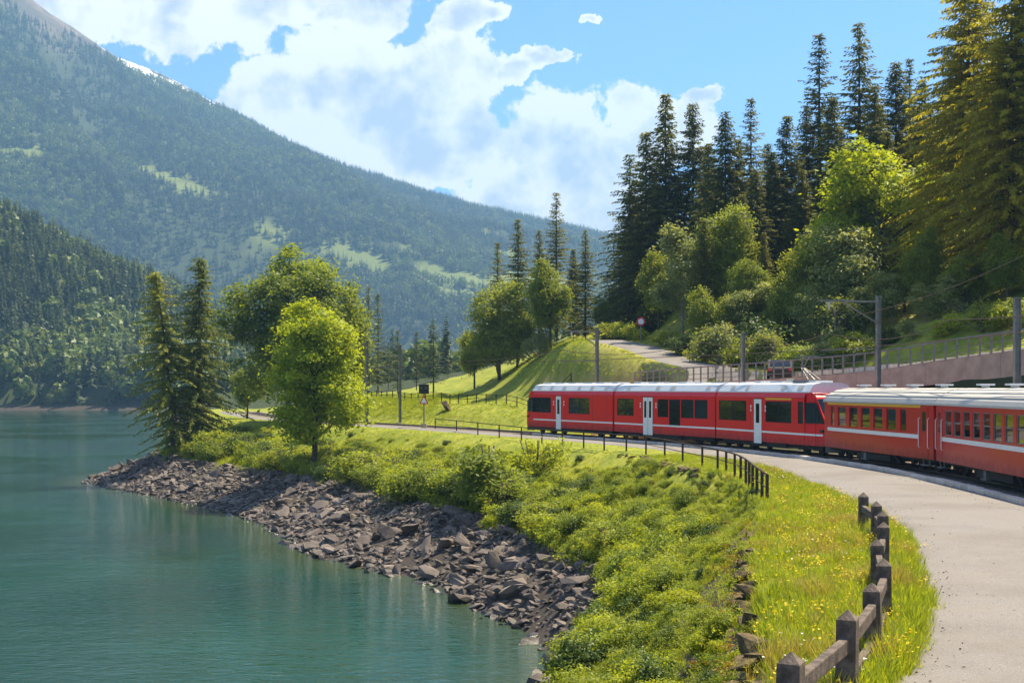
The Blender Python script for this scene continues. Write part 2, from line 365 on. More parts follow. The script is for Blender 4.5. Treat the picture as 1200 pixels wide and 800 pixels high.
def rbf(P):
    o = np.zeros(len(P))
    for a in range(0, len(P), 20000):
        Q = P[a:a + 20000]; d = np.sqrt(((Q[:, None, :] - CP[None, :, :2]) ** 2).sum(2) + 14.0); o[a:a + 20000] = d @ _w[:nC] + _w[nC] + Q @ _w[nC + 1:]
    return o
def ridge_pts():
    o = []
    for u, v, d in ((-420, -150, 2700), (-150, -90, 2850), (0, -38, 3000), (60, 8, 3040), (110, 42, 3090), (150, 66, 3130), (185, 78, 3160), (240, 107, 3200), (330, 160, 3290), (400, 190, 3360),
                    (440, 206, 3420), (500, 226, 3600), (560, 246, 3800), (630, 270, 4000), (700, 300, 4200), (760, 332, 4350), (900, 380, 4600), (1200, 400, 5000)):
        o.append(((u - 600) / F * d, d, HC + (HY - v) / F * d - 12 - 16 * (u > 480)))
    return np.array(o)
RID = ridge_pts()
LK_Z = -6.0
TRc = TR[::6]
def hfun(P):
    P = np.asarray(P, float).reshape(-1, 2); x, y = P[:, 0], P[:, 1]
    r = np.hypot(x - 5, y - 90); wfar = sst(r, 120, 300)
    near = wfar < 1
    base = 2.0 + np.clip((x - 25) * .42, 0, 75) * sst(x, 20, 120) * (1 - sst(y, 500, 1100))
    z = base.copy()
    if near.any():
        z[near] = rbf(P[near]) * (1 - wfar[near]) + base[near] * wfar[near]
    z = z + fbm(x * .22, y * .22) * .9 * sst(r, 20, 60) + fbm(x * .9, y * .9, 3) * .3
    dt, sd_, _ = pdist(P, TRc); t = np.where(sd_ > 0, dt, -dt)           # t > 0: lake side
    wfl = sst(t, -5.0, -3.0) * (1 - sst(t, 6.4, 9.0)) * (y < 235)
    z = z * (1 - wfl) + (-.12) * wfl
    gk = (np.abs(x - 14) < 16) & (np.abs(y - 122) < 46)
    if gk.any():
        dg, _, pg = pdist(P[gk], GR[::2, :2]); zg = np.interp(pg, np.arange(len(GR[::2])), GR[::2, 2]); wg = (1 - sst(dg, 2.1, 5.5)) * (1 - wfl[gk]); z[gk] = z[gk] * (1 - wg) + zg * wg
    rk_ = (np.abs(x - 22) < 18) & (np.abs(y - 84) < 30)
    if rk_.any():
        RC = RE[8:, :2] + RN[8:] * 3.4; dr, _, pr_ = pdist(P[rk_], RC); zr_ = np.interp(pr_, np.arange(len(RC)), RE[8:, 2]) - .1; wr = 1 - sst(dr, 1.9, 2.9); z[rk_] = z[rk_] * (1 - wr) + zr_ * wr
    # left hill across the lake
    xr = np.array([-2600, -436, -291, -205, -165, -124, -60]); zr = np.array([300, 150, 92, 52, 22, 4, 0])
    z = z + np.interp(x, xr, zr) * sst(y, 560, 830) * (y > 560) * (1 + .25 * fbm(x * .012, y * .012)) * (1 - sst(y, 1000, 1400))
    # the big mountain
    dm, sm, pm = pdist(P, RID[:, :2]); zr2 = np.interp(pm, np.arange(len(RID)), RID[:, 2])
    wd = np.interp(pm, np.arange(len(RID)), np.linspace(1500, 2100, len(RID)))
    k = np.clip(1 - dm / wd, 0, 1)
    gul = fbm(x * .0035 + y * .001, y * .0035 - x * .001, 6) * 170 * k * (1 - k) * 3 * (y > 700)
    z = z + (zr2 * k ** 1.12 + fbm(x * .02, y * .02, 4) * 16 * sst(zr2 * k, 100, 400) + gul * sst(dm, 120, 750)) * (y > 600)
    # bank and lake
    ink = inside(P, LAKE); dW, _, _ = pdist(P, LAKE, True)
    top = inside(P, TOPP)
    bank = (~ink) & (~top) & (y < 600) & (x > -400)
    dE = np.full(len(P), 1e3)
    dE[bank] = pdist(P[bank], EDGE)[0]
    T_ = dW + dE; rk = np.minimum(6.3, np.interp(y, [40, 58], [.30, .42]) * T_)
    gfun = np.where(dW < rk, .42 * dW / rk, .42 + .58 * ((dW - rk) / np.maximum(T_ - rk, .01)) ** 1.35)
    zb = LK_Z + 5.86 * gfun + fbm(x * .5, y * .5, 3) * .7 * sst(dW, 0, 2) * sst(dE, 0, 2)
    z = np.where(bank, zb, z)
    sh = (~ink) & (~bank)
    z = np.where(sh & (dW < 12) & (y > 400), np.minimum(z, LK_Z + .35 * dW + .2), z)
    z = np.where(ink, LK_Z - np.minimum(.35 * dW, 5) - .02, z)
    return z
def zt(x, y): return float(hfun([(x, y)])[0])
def axis(a, b, step, lo, hi, g=1.07, mx=42):
    c = list(np.arange(a, b + 1e-6, step)); s = step
    while c[-1] < hi: s = min(s * g, mx); c.append(c[-1] + s)
    s = step; l = []
    q = a
    while q > lo: s = min(s * g, mx); q -= s; l.append(q)
    return np.array(l[::-1] + c)
gx = axis(-48, 42, .7, -2300, 2300); gy = axis(8, 172, .7, -70, 5300); gy = np.unique(np.r_[gy, np.arange(572, 660, 5)])
GX, GY = np.meshgrid(gx, gy); GP = np.c_[GX.ravel(), GY.ravel()]
GZ = hfun(GP)
nx, ny = len(gx), len(gy)
ii = (np.arange(ny - 1)[:, None] * nx + np.arange(nx - 1)[None, :]).ravel()
GF = np.c_[ii, ii + 1, ii + nx + 1, ii + nx]

# ---- ground cover masks, stored on the sheet
def uvpx(P, z): yv = np.maximum(P[:, 1], 1); return 600 + P[:, 0] / yv * F, HY - (z - HC) / yv * F
def meadow_mask(P, z):
    u, v = uvpx(P, z); m = np.zeros(len(P)); q = fbm(u * .03, v * .05, 4) * 1.5
    for (a, b, ra, rb, tilt) in ((190, 207, 70, 9, .35), (320, 268, 22, 9, .3), (345, 292, 60, 10, .2), (420, 300, 70, 13, .22), (500, 315, 55, 13, .35), (570, 330, 70, 12, .15), (640, 330, 60, 20, 0), (465, 290, 60, 6, .2),
                                 (540, 345, 60, 8, .2), (20, 178, 40, 6, .1), (600, 300, 40, 14, .2), (590, 275, 30, 5, .2), (40, 160, 8, 4, 0)):
        du = u - a; dv_ = v - b - tilt * du; m = np.maximum(m, 1 - np.hypot(du / ra, dv_ / rb) + q)
    return sst(m, .0, .7) * (P[:, 1] > 900)
_dm, _sm, _pm = pdist(GP, RID[:, :2])
MEA = meadow_mask(GP, GZ)
inl = inside(GP, LAKE); dWg, _, _ = pdist(GP, LAKE, True); topg = inside(GP, TOPP)
ROCK = np.where((~inl) & (~topg) & (GP[:, 1] < 560), 1 - sst(dWg, 5.5, 8.0), 0.0)
ROCK = np.maximum(ROCK, np.where(inl, 1.0, 0.0)); ROCK = np.maximum(ROCK, ((GP[:, 1] > 560) & (dWg < 5) & (GP[:, 1] < 800)) * 1.0)
_hu, _hv = uvpx(GP, GZ)
hi = (GP[:, 1] > 1500) * np.clip(1.2 - _dm / np.interp(_hu, [-100, 60, 150, 250, 330], [420, 280, 200, 130, 25]) + fbm(GP[:, 0] * .01, GP[:, 1] * .01) * .9, 0, 1) * (1 - sst(_hu, 260, 400))
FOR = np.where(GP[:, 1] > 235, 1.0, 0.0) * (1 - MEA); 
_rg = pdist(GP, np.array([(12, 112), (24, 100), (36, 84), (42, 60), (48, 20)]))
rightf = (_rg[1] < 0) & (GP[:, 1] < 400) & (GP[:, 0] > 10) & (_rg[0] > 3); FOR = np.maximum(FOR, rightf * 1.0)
DRY = np.zeros(len(GP))
_du, _dv = uvpx(GP, GZ)
near_m = (GP[:, 1] > 100) & (GP[:, 1] < 140) & (GP[:, 0] > -6)
DRY = np.where(near_m, np.clip(1 - np.abs(_dv - (452 - .02 * (_du - 600))) / 14, 0, 1), 0) + np.where(near_m & (_du > 690), .35, 0)
m, t, out = newmat('terrain')
def ATT(n): a = N(t, 'ShaderNodeAttribute'); a.attribute_name = n; return a.outputs['Fac']
ps = POS(t)
n1 = NOISE(t, ps, .35, 6, .6); n2 = NOISE(t, ps, 2.2, 6, .65); n3 = NOISE(t, ps, .02, 5, .6)
gr = MIX(t, MR(t, n1, .3, .7), (.16, .21, .02), (.30, .31, .035)); gr = MIX(t, MR(t, n2, .35, .75, 0, .5), gr, (.09, .075, .03))
gr = MIX(t, ATT('dry'), gr, MIX(t, n2, (.30, .24, .08), (.42, .33, .13)))
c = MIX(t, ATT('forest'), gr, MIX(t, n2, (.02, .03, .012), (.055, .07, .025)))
c = MIX(t, ATT('meadow'), c, MIX(t, n3, (.11, .155, .04), (.17, .19, .06)))
c = MIX(t, ATT('rock'), c, MIX(t, n2, (.028, .023, .02), (.085, .07, .058)))
alp = MIX(t, MR(t, NOISE(t, ps, .012, 6, .65), .40, .62), (.09, .075, .055), (.19, .145, .11))
snow = M2(t, 'MULTIPLY', ATT('snow'), MR(t, NOISE(t, ps,   .018, 5, .6), .47, .52))
c = MIX(t, ATT('alp'), c, alp); c = MIX(t, snow, c, (.85, .87, .9))
p = PR(t, out, c, .95, .15); BUMP(t, p, n2, .5, .12); MAT['terrain'] = m
me = mesh_of('terrain', np.c_[GP, GZ], GF, m, True)
def attr(me, n, a): at_ = me.attributes.new(n, 'FLOAT', 'POINT'); at_.data.foreach_set('value', np.asarray(a, np.float32))
snw = (GP[:, 1] > 1500) * (_dm < 230) * (np.abs(_du - 195) < 60)
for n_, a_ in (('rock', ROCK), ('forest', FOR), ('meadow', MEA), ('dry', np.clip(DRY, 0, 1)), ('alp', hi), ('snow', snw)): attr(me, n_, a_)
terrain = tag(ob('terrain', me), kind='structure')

# ---- water
m, t, out = newmat('lake_water'); ps = POS(t)
a = N(t, 'ShaderNodeAttribute'); a.attribute_name = 'shallow'
c = MIX(t, MR(t, NOISE(t, ps, .035, 3, .5), .35, .65), (.0004, .028, .0115), (.0007, .042, .018)); c = MIX(t, a.outputs['Fac'], c, (.035, .055, .018))
p = PR(t, out, c, .05, .4); p.inputs['IOR'].default_value = 1.333
mp = N(t, 'ShaderNodeMapping'); mp.inputs['Scale'].default_value = (.75, 1.3, 1); mp.inputs['Rotation'].default_value = (0, 0, R(-18)); t.links.new(ps, mp.inputs[0])
h = M2(t, 'ADD', NOISE(t, mp.outputs[0], 2.1, 4, .62, .4), M2(t, 'MULTIPLY', NOISE(t, mp.outputs[0], .25, 3, .5), 1.5))
b = N(t, 'ShaderNodeBump'); b.inputs['Distance'].default_value = .13; t.links.new(MR(t, NOISE(t, ps, .03, 3, .55, .6), .38, .62, .3, 1.0), b.inputs['Strength'])
t.links.new(h, b.inputs['Height']); t.links.new(b.outputs[0], p.inputs['Normal'])
wx = axis(-50, 6, 1.0, -1500, 300, 1.12, 60); wy = axis(20, 170, 1.2, -90, 900, 1.12, 60)
WX, WY = np.meshgrid(wx, wy); WP = np.c_[WX.ravel(), WY.ravel()]
ii = (np.arange(len(wy) - 1)[:, None] * len(wx) + np.arange(len(wx) - 1)[None, :]).ravel()
wm = mesh_of('lake', np.c_[WP, np.full(len(WP), LK_Z)], np.c_[ii, ii + 1, ii + len(wx) + 1, ii + len(wx)], m)
dl = pdist(WP, LAKE, True)[0]; attr(wm, 'shallow', np.where(inside(WP, LAKE), 1 - sst(dl, 0, 5.0), 1))
tag(ob('lake', wm), kind='structure')

# ---- strips along the track
def strip(name, rows, mat, parent=None, smooth=True):    # rows: list of lists of points
    a, b = len(rows), len(rows[0]); ii = (np.arange(a - 1)[:, None] * b + np.arange(b - 1)[None, :]).ravel()
    return ob(name, mesh_of(name, np.array(rows).reshape(-1, 3), np.c_[ii, ii + 1, ii + b + 1, ii + b], mat, smooth), parent)
gm, t, out = newmat('path_gravel'); ps = POS(t)
nA = NOISE(t, ps, 38, 5, .7); nB = NOISE(t, ps, .55, 5, .6); nC_ = NOISE(t, ps, 9, 4, .6)
vor = N(t, 'ShaderNodeTexVoronoi'); t.links.new(ps, vor.inputs['Vector']); vor.inputs['Scale'].default_value = 22
cg = MIX(t, MR(t, nA, .3, .7), (.15, .141, .134), (.265, .25, .238)); cg = MIX(t, MR(t, nB, .35, .7, 0, .6), cg, (.215, .192, .172)); cg = MIX(t, MR(t, nC_, .55, .75, 0, .5), cg, (.16, .135, .115))
cg = MIX(t, MR(t, NOISE(t, ps, .22, 4, .6), .42, .66, 0, .5), cg, (.14, .124, .11))
cg = MIX(t, MR(t, vor.outputs['Distance'], .0, .35, .35, 0), cg, (.44, .41, .38))
p = PR(t, out, cg, .95, .2); BUMP(t, p, M2(t, 'ADD', nA, nC_), .6, .02); MAT['gravel'] = gm
ss = np.arange(2, 240, .5)
PL = lambda s: np.interp(s, [0, 33, 45, 57, 73, 88, 113, 250], [5.7, 6.08, 7.08, 7.35, 7.3, 6.0, 4.9, 4.4])
rows = []
for s in ss:
    w = PL(s) + .16 * math.sin(s * 1.7) * math.sin(s * .53) + .1 * math.sin(s * 4.1)
    rows.append([(*trk(s, 2.55 + (w - 2.55) * f_), -.065 + .035 * math.sin(math.pi * f_) - .05 * (f_ > .99)) for f_ in np.linspace(0, 1, 9)])
tag(strip('path', rows, gm), kind='structure')
bmx, t, out = newmat('ballast'); ps = POS(t)
v = N(t, 'ShaderNodeTexVoronoi'); t.links.new(ps, v.inputs['Vector']); v.inputs['Scale'].default_value = 16
p = PR(t, out, MIX(t, M2(t, 'MULTIPLY', v.outputs['Color'], 1.0), (.10, .08, .068), (.24, .195, .165)), .95, .2); BUMP(t, p, v.outputs['Distance'], 1.0, .05)
rows = [[(*trk(s, t_), z_ + rnd.uniform(-.012, .012)) for t_, z_ in ((2.6, -.2), (2.2, -.16), (1.7, -.09), (1.2, -.085), (.5, -.085), (-.5, -.085), (-1.2, -.085), (-1.7, -.09), (-2.2, -.16), (-2.8, -.35))] for s in ss]
tag(strip('ballast_bed', rows, bmx), kind='structure')
kb = tag(ob('kerb', None), kind='structure')
s = 24.0
while s < 128:
    L_ = rnd.uniform(.75, 1.25); a = trk(s, 2.44 + rnd.uniform(-.02, .02)); b = trk(s + L_ - .03, 2.44 + rnd.uniform(-.02, .02)); z_ = .07 + rnd.uniform(-.015, .02)
    MB().bar((*a, z_ - .12), (*b, z_ - .12 + rnd.uniform(-.01, .01)), .3, .26).build('kerb_stone', MAT['kerb'], kb, bevel=.025); s += L_
# rails and sleepers
track = thing('railway_track', (*trk(60), 0), 0, 'narrow gauge railway track in brown ballast curving along the path', 'railway track')
off = np.array([*trk(60), 0])
for g_ in (-.535, .535):
    mb = MB(); pr = [(-.06, -.13), (.06, -.13), (.06, -.115), (.02, -.10), (.035, -.03), (.035, 0), (-.035, 0), (-.035, -.03), (-.02, -.10), (-.06, -.115)]
    rows = []
    for s in np.arange(2, 235, 1.0):
        p_ = trk(s, g_); n = trk(s, g_ + 1) - p_; rows.append([np.array([*(p_ + n * a), z_]) - off for a, z_ in pr + pr[:1]])
    strip('rail', rows, MAT['rail'], track)
mb = MB()
for s in np.arange(4, 235, .66): mb.bar((*(trk(s, 1) - off[:2]), -.12), (*(trk(s, -1) - off[:2]), -.12), .22, .1)
tag(mb.build('sleepers', MAT['sleeper'], track), kind='stuff')

# ---- upper road, its deck wall, fence, low stone wall
rows = [[(*(RE[i, :2] + RN[i] * w), RE[i, 2] + .02) for w in (-.1, 1.5, 3, 4.6)] for i in range(4, len(RE))]
tag(strip('road', rows, MAT['concrete']), kind='structure')
rows = []
gt = np.gradient(GR[:, :2], axis=0); gt /= np.linalg.norm(gt, axis=1)[:, None]
for i in range(len(GR)):
    n = np.array([-gt[i, 1], gt[i, 0]]); hw = 2.0
    P5 = [GR[i, :2] + n * w for w in np.linspace(-hw, hw, 7)]
    zz = hfun(P5); rows.append([(*q, z_ + (.10 if 0 < k_ < 6 else -.06)) for k_, (q, z_) in enumerate(zip(P5, zz))])
tag(strip('gravel_road', rows, gm), kind='structure')
dw = thing('road_retaining_wall', (*RE[24, :2], 0), 0, 'long pinkish concrete deck wall carrying the fenced road above the train', 'retaining wall')
o3 = np.array([*RE[24, :2], 0])
i0 = 14
for i in range(i0, len(RE) - 1, 4):
    j = min(i + 4, len(RE) - 1); mb = MB(); d_ = np.interp(i, [14, 30, 60], [.5, 1.25, 1.45]); d2 = np.interp(j, [14, 30, 60], [.5, 1.25, 1.45])
    a, b = RE[i], RE[j]; na, nb = RN[i], RN[j]; g_ = (b[:2] - a[:2]) / np.linalg.norm(b[:2] - a[:2]) * .008
    V = [np.array([*(p_[:2] - n * .12 + n * w + sg * g_), z_]) - o3 for p_, n, dd, sg in ((a, na, d_, 1), (b, nb, d2, -1)) for w, z_ in ((0, p_[2] - dd), (.45, p_[2] - dd), (.45, p_[2]), (0, p_[2]))]
    mb.add(V, [[3, 2, 1, 0], [4, 5, 6, 7], [0, 1, 5, 4], [1, 2, 6, 5], [2, 3, 7, 6], [3, 0, 4, 7]]); mb.build('panel', MAT['concrete'], dw)
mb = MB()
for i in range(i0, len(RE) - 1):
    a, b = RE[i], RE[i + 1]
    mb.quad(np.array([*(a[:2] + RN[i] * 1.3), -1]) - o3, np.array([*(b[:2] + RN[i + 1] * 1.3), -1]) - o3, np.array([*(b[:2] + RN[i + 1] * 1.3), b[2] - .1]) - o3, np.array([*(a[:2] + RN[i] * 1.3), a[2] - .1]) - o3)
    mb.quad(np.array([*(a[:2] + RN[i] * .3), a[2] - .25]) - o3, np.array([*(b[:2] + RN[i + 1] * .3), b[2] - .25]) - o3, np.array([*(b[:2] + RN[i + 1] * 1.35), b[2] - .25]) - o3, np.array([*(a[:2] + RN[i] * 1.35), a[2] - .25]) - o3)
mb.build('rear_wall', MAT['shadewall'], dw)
fn = thing('road_fence', (*RE[24, :2], 0), 0, 'steel railing with many posts along the upper road edge', 'fence')
rs = np.r_[0, np.cumsum(np.linalg.norm(np.diff(RE[:, :2], axis=0), axis=1))]
fp = []
for q in np.arange(4.5, rs[-1], .82):
    p_ = np.array([np.interp(q, rs, RE[:, k]) for k in range(3)]) - o3; fp.append(p_)
    MB().box(-.05, .05, -.05, .05, -.25, 1.12).build('post', MAT['steel'], fn).location = p_
for hz, rr in ((1.1, .05), (.62, .022), (.3, .022)):
    MB().tube([p_ + np.array([0, 0, hz]) for p_ in fp], rr, 6).build('rail', MAT['steel'], fn)
sw = thing('roadside_wall', (*RE[24, :2], 0), 0, 'low rough stone wall along the uphill side of the fenced road', 'wall')
mb = MB()
for q in np.arange(14, rs[-1] - .4, .36):
    for k in range(2):
        p_ = np.array([np.interp(q + .18 * k, rs, RE[:, c_]) for c_ in range(3)]); n = np.array([np.interp(q, rs, RN[:, c_]) for c_ in range(2)])
        c_ = np.array([*(p_[:2] + n * 4.9), p_[2] + .1 + .36 * k]) - o3; w = rnd.uniform(.14, .2); hh = rnd.uniform(.13, .19)
        mb.box(c_[0] - w, c_[0] + w, c_[1] - w, c_[1] + w, c_[2] - hh - .1 * (k == 0), c_[2] + hh)
tag(mb.build('stones', MAT['kerb'], sw), kind='stuff')

# ------------------------------------------------------------------ train
YS = 1.33
def side_wall(mb, x0, x1, z0, z1, rects, y, depth=.06):
    xs = sorted({x0, x1, *[c for r_ in rects for c in r_[:2]]}); zs = sorted({z0, z1, *[c for r_ in rects for c in r_[2:]]})
    for i in range(len(xs) - 1):
        for j in range(len(zs) - 1):
            cx, cz = (xs[i] + xs[i + 1]) / 2, (zs[j] + zs[j + 1]) / 2
            if any(a < cx < b and c < cz < d for a, b, c, d in rects): continue
            mb.quad((xs[i + 1], y, zs[j]), (xs[i], y, zs[j]), (xs[i], y, zs[j + 1]), (xs[i + 1], y, zs[j + 1]))
    for a, b, c, d in rects:
        yi = y - depth
        mb.quad((a, y, c), (b, y, c), (b, yi, c), (a, yi, c)); mb.quad((b, y, d), (a, y, d), (a, yi, d), (b, yi, d))
        mb.quad((a, y, d), (a, y, c), (a, yi, c), (a, yi, d)); mb.quad((b, y, c), (b, y, d), (b, yi, d), (b, yi, c))
def wheelset(root, x, mat=None):
    b = MB(); b.box(x - 1.25, x + 1.25, .78, .93, .38, .56); b.box(x - .3, x + .3, -.9, .9, .42, .6); b.box(x - 1.25, x + 1.25, -.93, -.78, .38, .56)
    for w in (-.85, .85): b.box(x + w - .16, x + w + .16, .80, .98, .25, .50); b.box(x + w - .16, x + w + .16, -.98, -.80, .25, .50)
    b.box(x - .35, x + .35, .86, 1.02, .5, .72)
    bo = b.build('bogie', MAT['dark'], root)
    for w in (-.85, .85):
        for y in (-.53, .53):
            m_ = MB(); m_.tube([(x + w, y - .06, .345), (x + w, y + .06, .345)], .345, 20); m_.tube([(x + w, y - .09, .345), (x + w, y - .06, .345)], .37, 20)
            m_.build('wheel', MAT['iron'], bo)
def seat_row(root, L, zf, n=8):
    for i in range(n):
        x = -L / 2 + L * (i + .5) / n
        m_ = MB(); m_.box(x - .22, x + .22, .35, 1.15, zf, zf + .42); m_.box(x + .14, x + .24, .35, 1.15, zf + .42, zf + 1.1); m_.build('seat', MAT['seat'], root)
def car_root(name, s0, s1, label, gap=.32):
    a, b = trk(s0), trk(s1); d = b - a; L = np.linalg.norm(d) - gap; c = (a + b) / 2
    r_ = thing(name, (c[0], c[1], 0), math.atan2(d[1], d[0]), label, 'train car'); return r_, L
def railcar(s0, s1, label, wins, doors, nose=None, first=None, panto=False):
    root, L = car_root('railcar', s0, s1, label)
    X = lambda f_: L / 2 - f_ * L
    a, b = (X(1), X(0))
    na = a + (2.0 if nose == 'near' else 0); nb = b - (1.6 if nose == 'far' else 0)
    rects = [(X(f1), X(f0), z0, z1) for f0, f1, z0, z1 in wins]
    mb = MB(); side_wall(mb, na, nb, .52, 2.98, rects, YS); side_wall(mb, na, nb, .52, 2.98, [], -YS)
    for sg in (1, -1):
        mb.quad((nb, sg * YS, 2.98), (na, sg * YS, 2.98), (na, sg * 1.24, 3.24), (nb, sg * 1.24, 3.24))
    mb.quad((na, -YS, .52), (na, YS, .52), (nb, YS, .52), (nb, -YS, .52))
    for x, ns, has in ((a, -1, nose == 'near'), (b, 1, nose == 'far')):
        if not has: mb.add([(x, -YS, .52), (x, YS, .52), (x, YS, 2.98), (x, 1.24, 3.24), (x, -1.24, 3.24), (x, -YS, 2.98)], [list(range(6))])
    mb.build('body', MAT['red'], root)
    # nose
    for has, x, xi, ns in ((nose == 'near', a, na, -1), (nose == 'far', b, nb, 1)):
        if not has: continue
        rk = 1.0 if ns < 0 else .55
        n_ = MB(); yb = 1.18
        P0 = [(xi, .52), (x - ns * .25, .52), (x, .75), (x, 1.55), (x - ns * rk, 3.02), (x - ns * (rk + .35), 3.24), (xi, 3.24)]
        P1 = [(xi, 1.33), (x, 1.33)]
        def yw(px_, z_): return (YS if z_ < 2.99 else 1.24) - (.20 * max(0, (ns * (px_ - xi)) / abs(x - xi)) ** 2)
        vs_ = [(px_, yw(px_, z_), z_) for px_, z_ in P0] + [(px_, -yw(px_, z_), z_) for px_, z_ in P0]; k = len(P0)
        n_.add(vs_, [list(range(k)), list(range(2 * k - 1, k - 1, -1))] + [[i, k + i, k + (i + 1) % k, (i + 1) % k] for i in range(k - 1)])
        n_.build('nose', MAT['red'], root)
        g = MB(); e = .006 * ns
        z0, z1 = 1.62, 2.92
        xl = lambda z_: x - ns * rk * (z_ - 1.55) / 1.47
        yy_ = lambda z_: yw(xl(z_), min(z_, 2.9)) - .10
        g.quad((xl(z0) + e, -yy_(z0), z0 + .004), (xl(z0) + e, yy_(z0), z0 + .004), (xl(z1) + e, yy_(z1), z1 + .004), (xl(z1) + e, -yy_(z1), z1 + .004)); g.build('windscreen', MAT['glass'], root)
        g = MB(); xs_ = [xi + ns * .12, xl(1.66) - ns * .10, xl(2.72) - ns * .10, xi + ns * .12]
        zs_ = [1.66, 1.66, 2.72, 2.72]
        pp = [(q, yw(q, z_) + .006, z_) for q, z_ in zip(xs_, zs_)]; qq = [(u_, v_ - .02, w_) for u_, v_, w_ in pp]
        g.add(pp + qq, [[0, 1, 2, 3], [0, 4, 5, 1], [1, 5, 6, 2], [2, 6, 7, 3], [3, 7, 4, 0]]); g.build('cab_window', MAT['glass'], root)
        pl = MB(); pl.add([(x - ns * .1, -1.15, .22), (x - ns * .1, 1.15, .22), (x + ns * .28, 0, .2), (x - ns * .1, -1.15, .62), (x - ns * .1, 1.15, .62), (x + ns * .12, 0, .58)], [[0, 2, 5, 3], [2, 1, 4, 5], [0, 3, 4, 1]]); pl.build('snow_plough', MAT['steel'], root)
        for y in (-.8, .8):
            h_ = MB(); h_.tube([(x - ns * .05, y, 1.15), (x + ns * .03, y, 1.15)], .12, 12); h_.build('headlight', MAT['white'], root)
        lt = MB(); lt.box(min(x - ns * .55, x - ns * .2), max(x - ns * .55, x - ns * .2), YS - .17, YS - .09, 1.22, 1.36); lt.build('side_marker', MAT['black'], root)
    # roof
    rf = MB(); pr_ = [(-1.245, 3.235), (-1.245, 3.29), (-.98, 3.66), (-.55, 3.76), (.55, 3.76), (.98, 3.66), (1.245, 3.29), (1.245, 3.235)]
    xa, xb = na - (.35 if nose == 'near' else -.12), nb + (.35 if nose == 'far' else -.12); k = len(pr_)
    rf.add([(xa, y, z_) for y, z_ in pr_] + [(xb, y, z_) for y, z_ in pr_], [[i, i + 1, k + i + 1, k + i] for i in range(k - 1)] + [list(range(k))[::-1], [k + i for i in range(k)]])
    rfo = rf.build('roof', MAT['silver'], root)
    for i in range(int(L // 2.1)):
        x = xa + 1.2 + i * 2.1 + rnd.uniform(-.2, .2)
        if x > xb - .9: break
        m_ = MB(); l_ = rnd.uniform(.35, .8); m_.box(x - l_, x + l_, -.5, .5, 3.76, 3.82 + rnd.uniform(0, .06)); m_.build('roof_box', MAT['silver'], rfo)
        if rnd.random() < .75:                        # dark grille on the sloping roof edge
            m_ = MB(); w_ = rnd.uniform(.2, .34); p0, p1 = (1.19, 3.372), (1.04, 3.588)
            m_.quad((x + w_, p0[0] + .012, p0[1] + .01), (x - w_, p0[0] + .012, p0[1] + .01), (x - w_, p1[0] + .012, p1[1] + .01), (x + w_, p1[0] + .012, p1[1] + .01)); m_.build('grille', MAT['roofgrey'], rfo)
    # windows
    for (f0, f1, z0, z1) in wins:
        xx0, xx1 = X(f1), X(f0); n = max(1, round((xx1 - xx0) / 1.5))
        for q in range(n):
            u0 = xx0 + (xx1 - xx0) * q / n; u1 = xx0 + (xx1 - xx0) * (q + 1) / n
            m_ = MB(); m_.box(u0 + .03, u1 - .03, YS - .05, YS - .03, z0 + .02, z1 - .02); wo_ = m_.build('window', MAT['glass'], root)
            fr_ = MB()
            for A in ((u0, u0 + .05, z0, z1), (u1 - .05, u1, z0, z1), (u0 + .05, u1 - .05, z0, z0 + .04), (u0 + .05, u1 - .05, z1 - .04, z1)): fr_.box(A[0], A[1], YS - .056, YS - .018, A[2], A[3])
            fr_.build('window_frame', MAT['rubber'], wo_)
    ds = []
    for (f0, f1, leaves) in doors:
        w = (f1 - f0) * L / leaves
        for q in range(leaves):
            xx = X(f1) + q * w; m_ = MB(); m_.box(xx + .02, xx + w - .02, YS - .03, YS + .014, .42, 2.86); d_ = m_.build('door', MAT['white'], root, bevel=.008); MB().box(xx - .025, xx + w + .025, YS - .02, YS + .004, .40, 2.9).build('door_seal', MAT['rubber'], d_)
            m_ = MB(); m_.box(xx + w * .28, xx + w * .72, YS, YS + .02, 1.55, 2.62); m_.build('door_window', MAT['glass'], d_)
        ds.append((X(f1), X(f0)))
        for sg in (-.25, .25):
            xx = (X(f1) - .45) if sg < 0 else (X(f0) + .4)
            for q in range(2): MB().box(xx - .06, xx + .06, YS, YS + .006, 2.18 + .2 * q, 2.32 + .2 * q).build('white_mark', MAT['white'], root)
    xs_ = sorted([na - (1.6 if nose == 'near' else 0)] + [c for d_ in ds for c in d_] + [nb + (1.2 if nose == 'far' else 0)])
    for i in range(0, len(xs_), 2):
        lo, hi_ = max(xs_[i], na), min(xs_[i + 1], nb)
        MB().box(lo, hi_, YS - .01, YS + .005, 1.03, 1.13).build('white_stripe', MAT['white'], root)
        if nose == 'near' and i == 0: 
            q = MB(); n = 6; pts = [(na - 1.7 * j / n) for j in range(n + 1)]
            for j in range(n):
                f_ = lambda p_: YS - .2 * (max(0, (na - p_) / 2.0)) ** 2 + .005
                q.quad((pts[j], f_(pts[j]), 1.03), (pts[j + 1], f_(pts[j + 1]), 1.03), (pts[j + 1], f_(pts[j + 1]), 1.13), (pts[j], f_(pts[j]), 1.13))
            q.build('white_stripe', MAT['white'], root)
    if first:
        for f0, f1 in first: MB().box(X(f1), X(f0), YS - .01, YS + .007, 2.84, 2.93).build('yellow_stripe', MAT['yellow'], root)
    for f0 in np.linspace(.06, .94, 7):
        if not any(w0 - .02 < f0 < w1 + .02 for w0, w1, *_ in list(wins) + list(doors)): MB().box(X(f0) - .008, X(f0) + .008, YS - .01, YS + .003, .55, 2.95).build('panel_seam', MAT['rubber'], root)
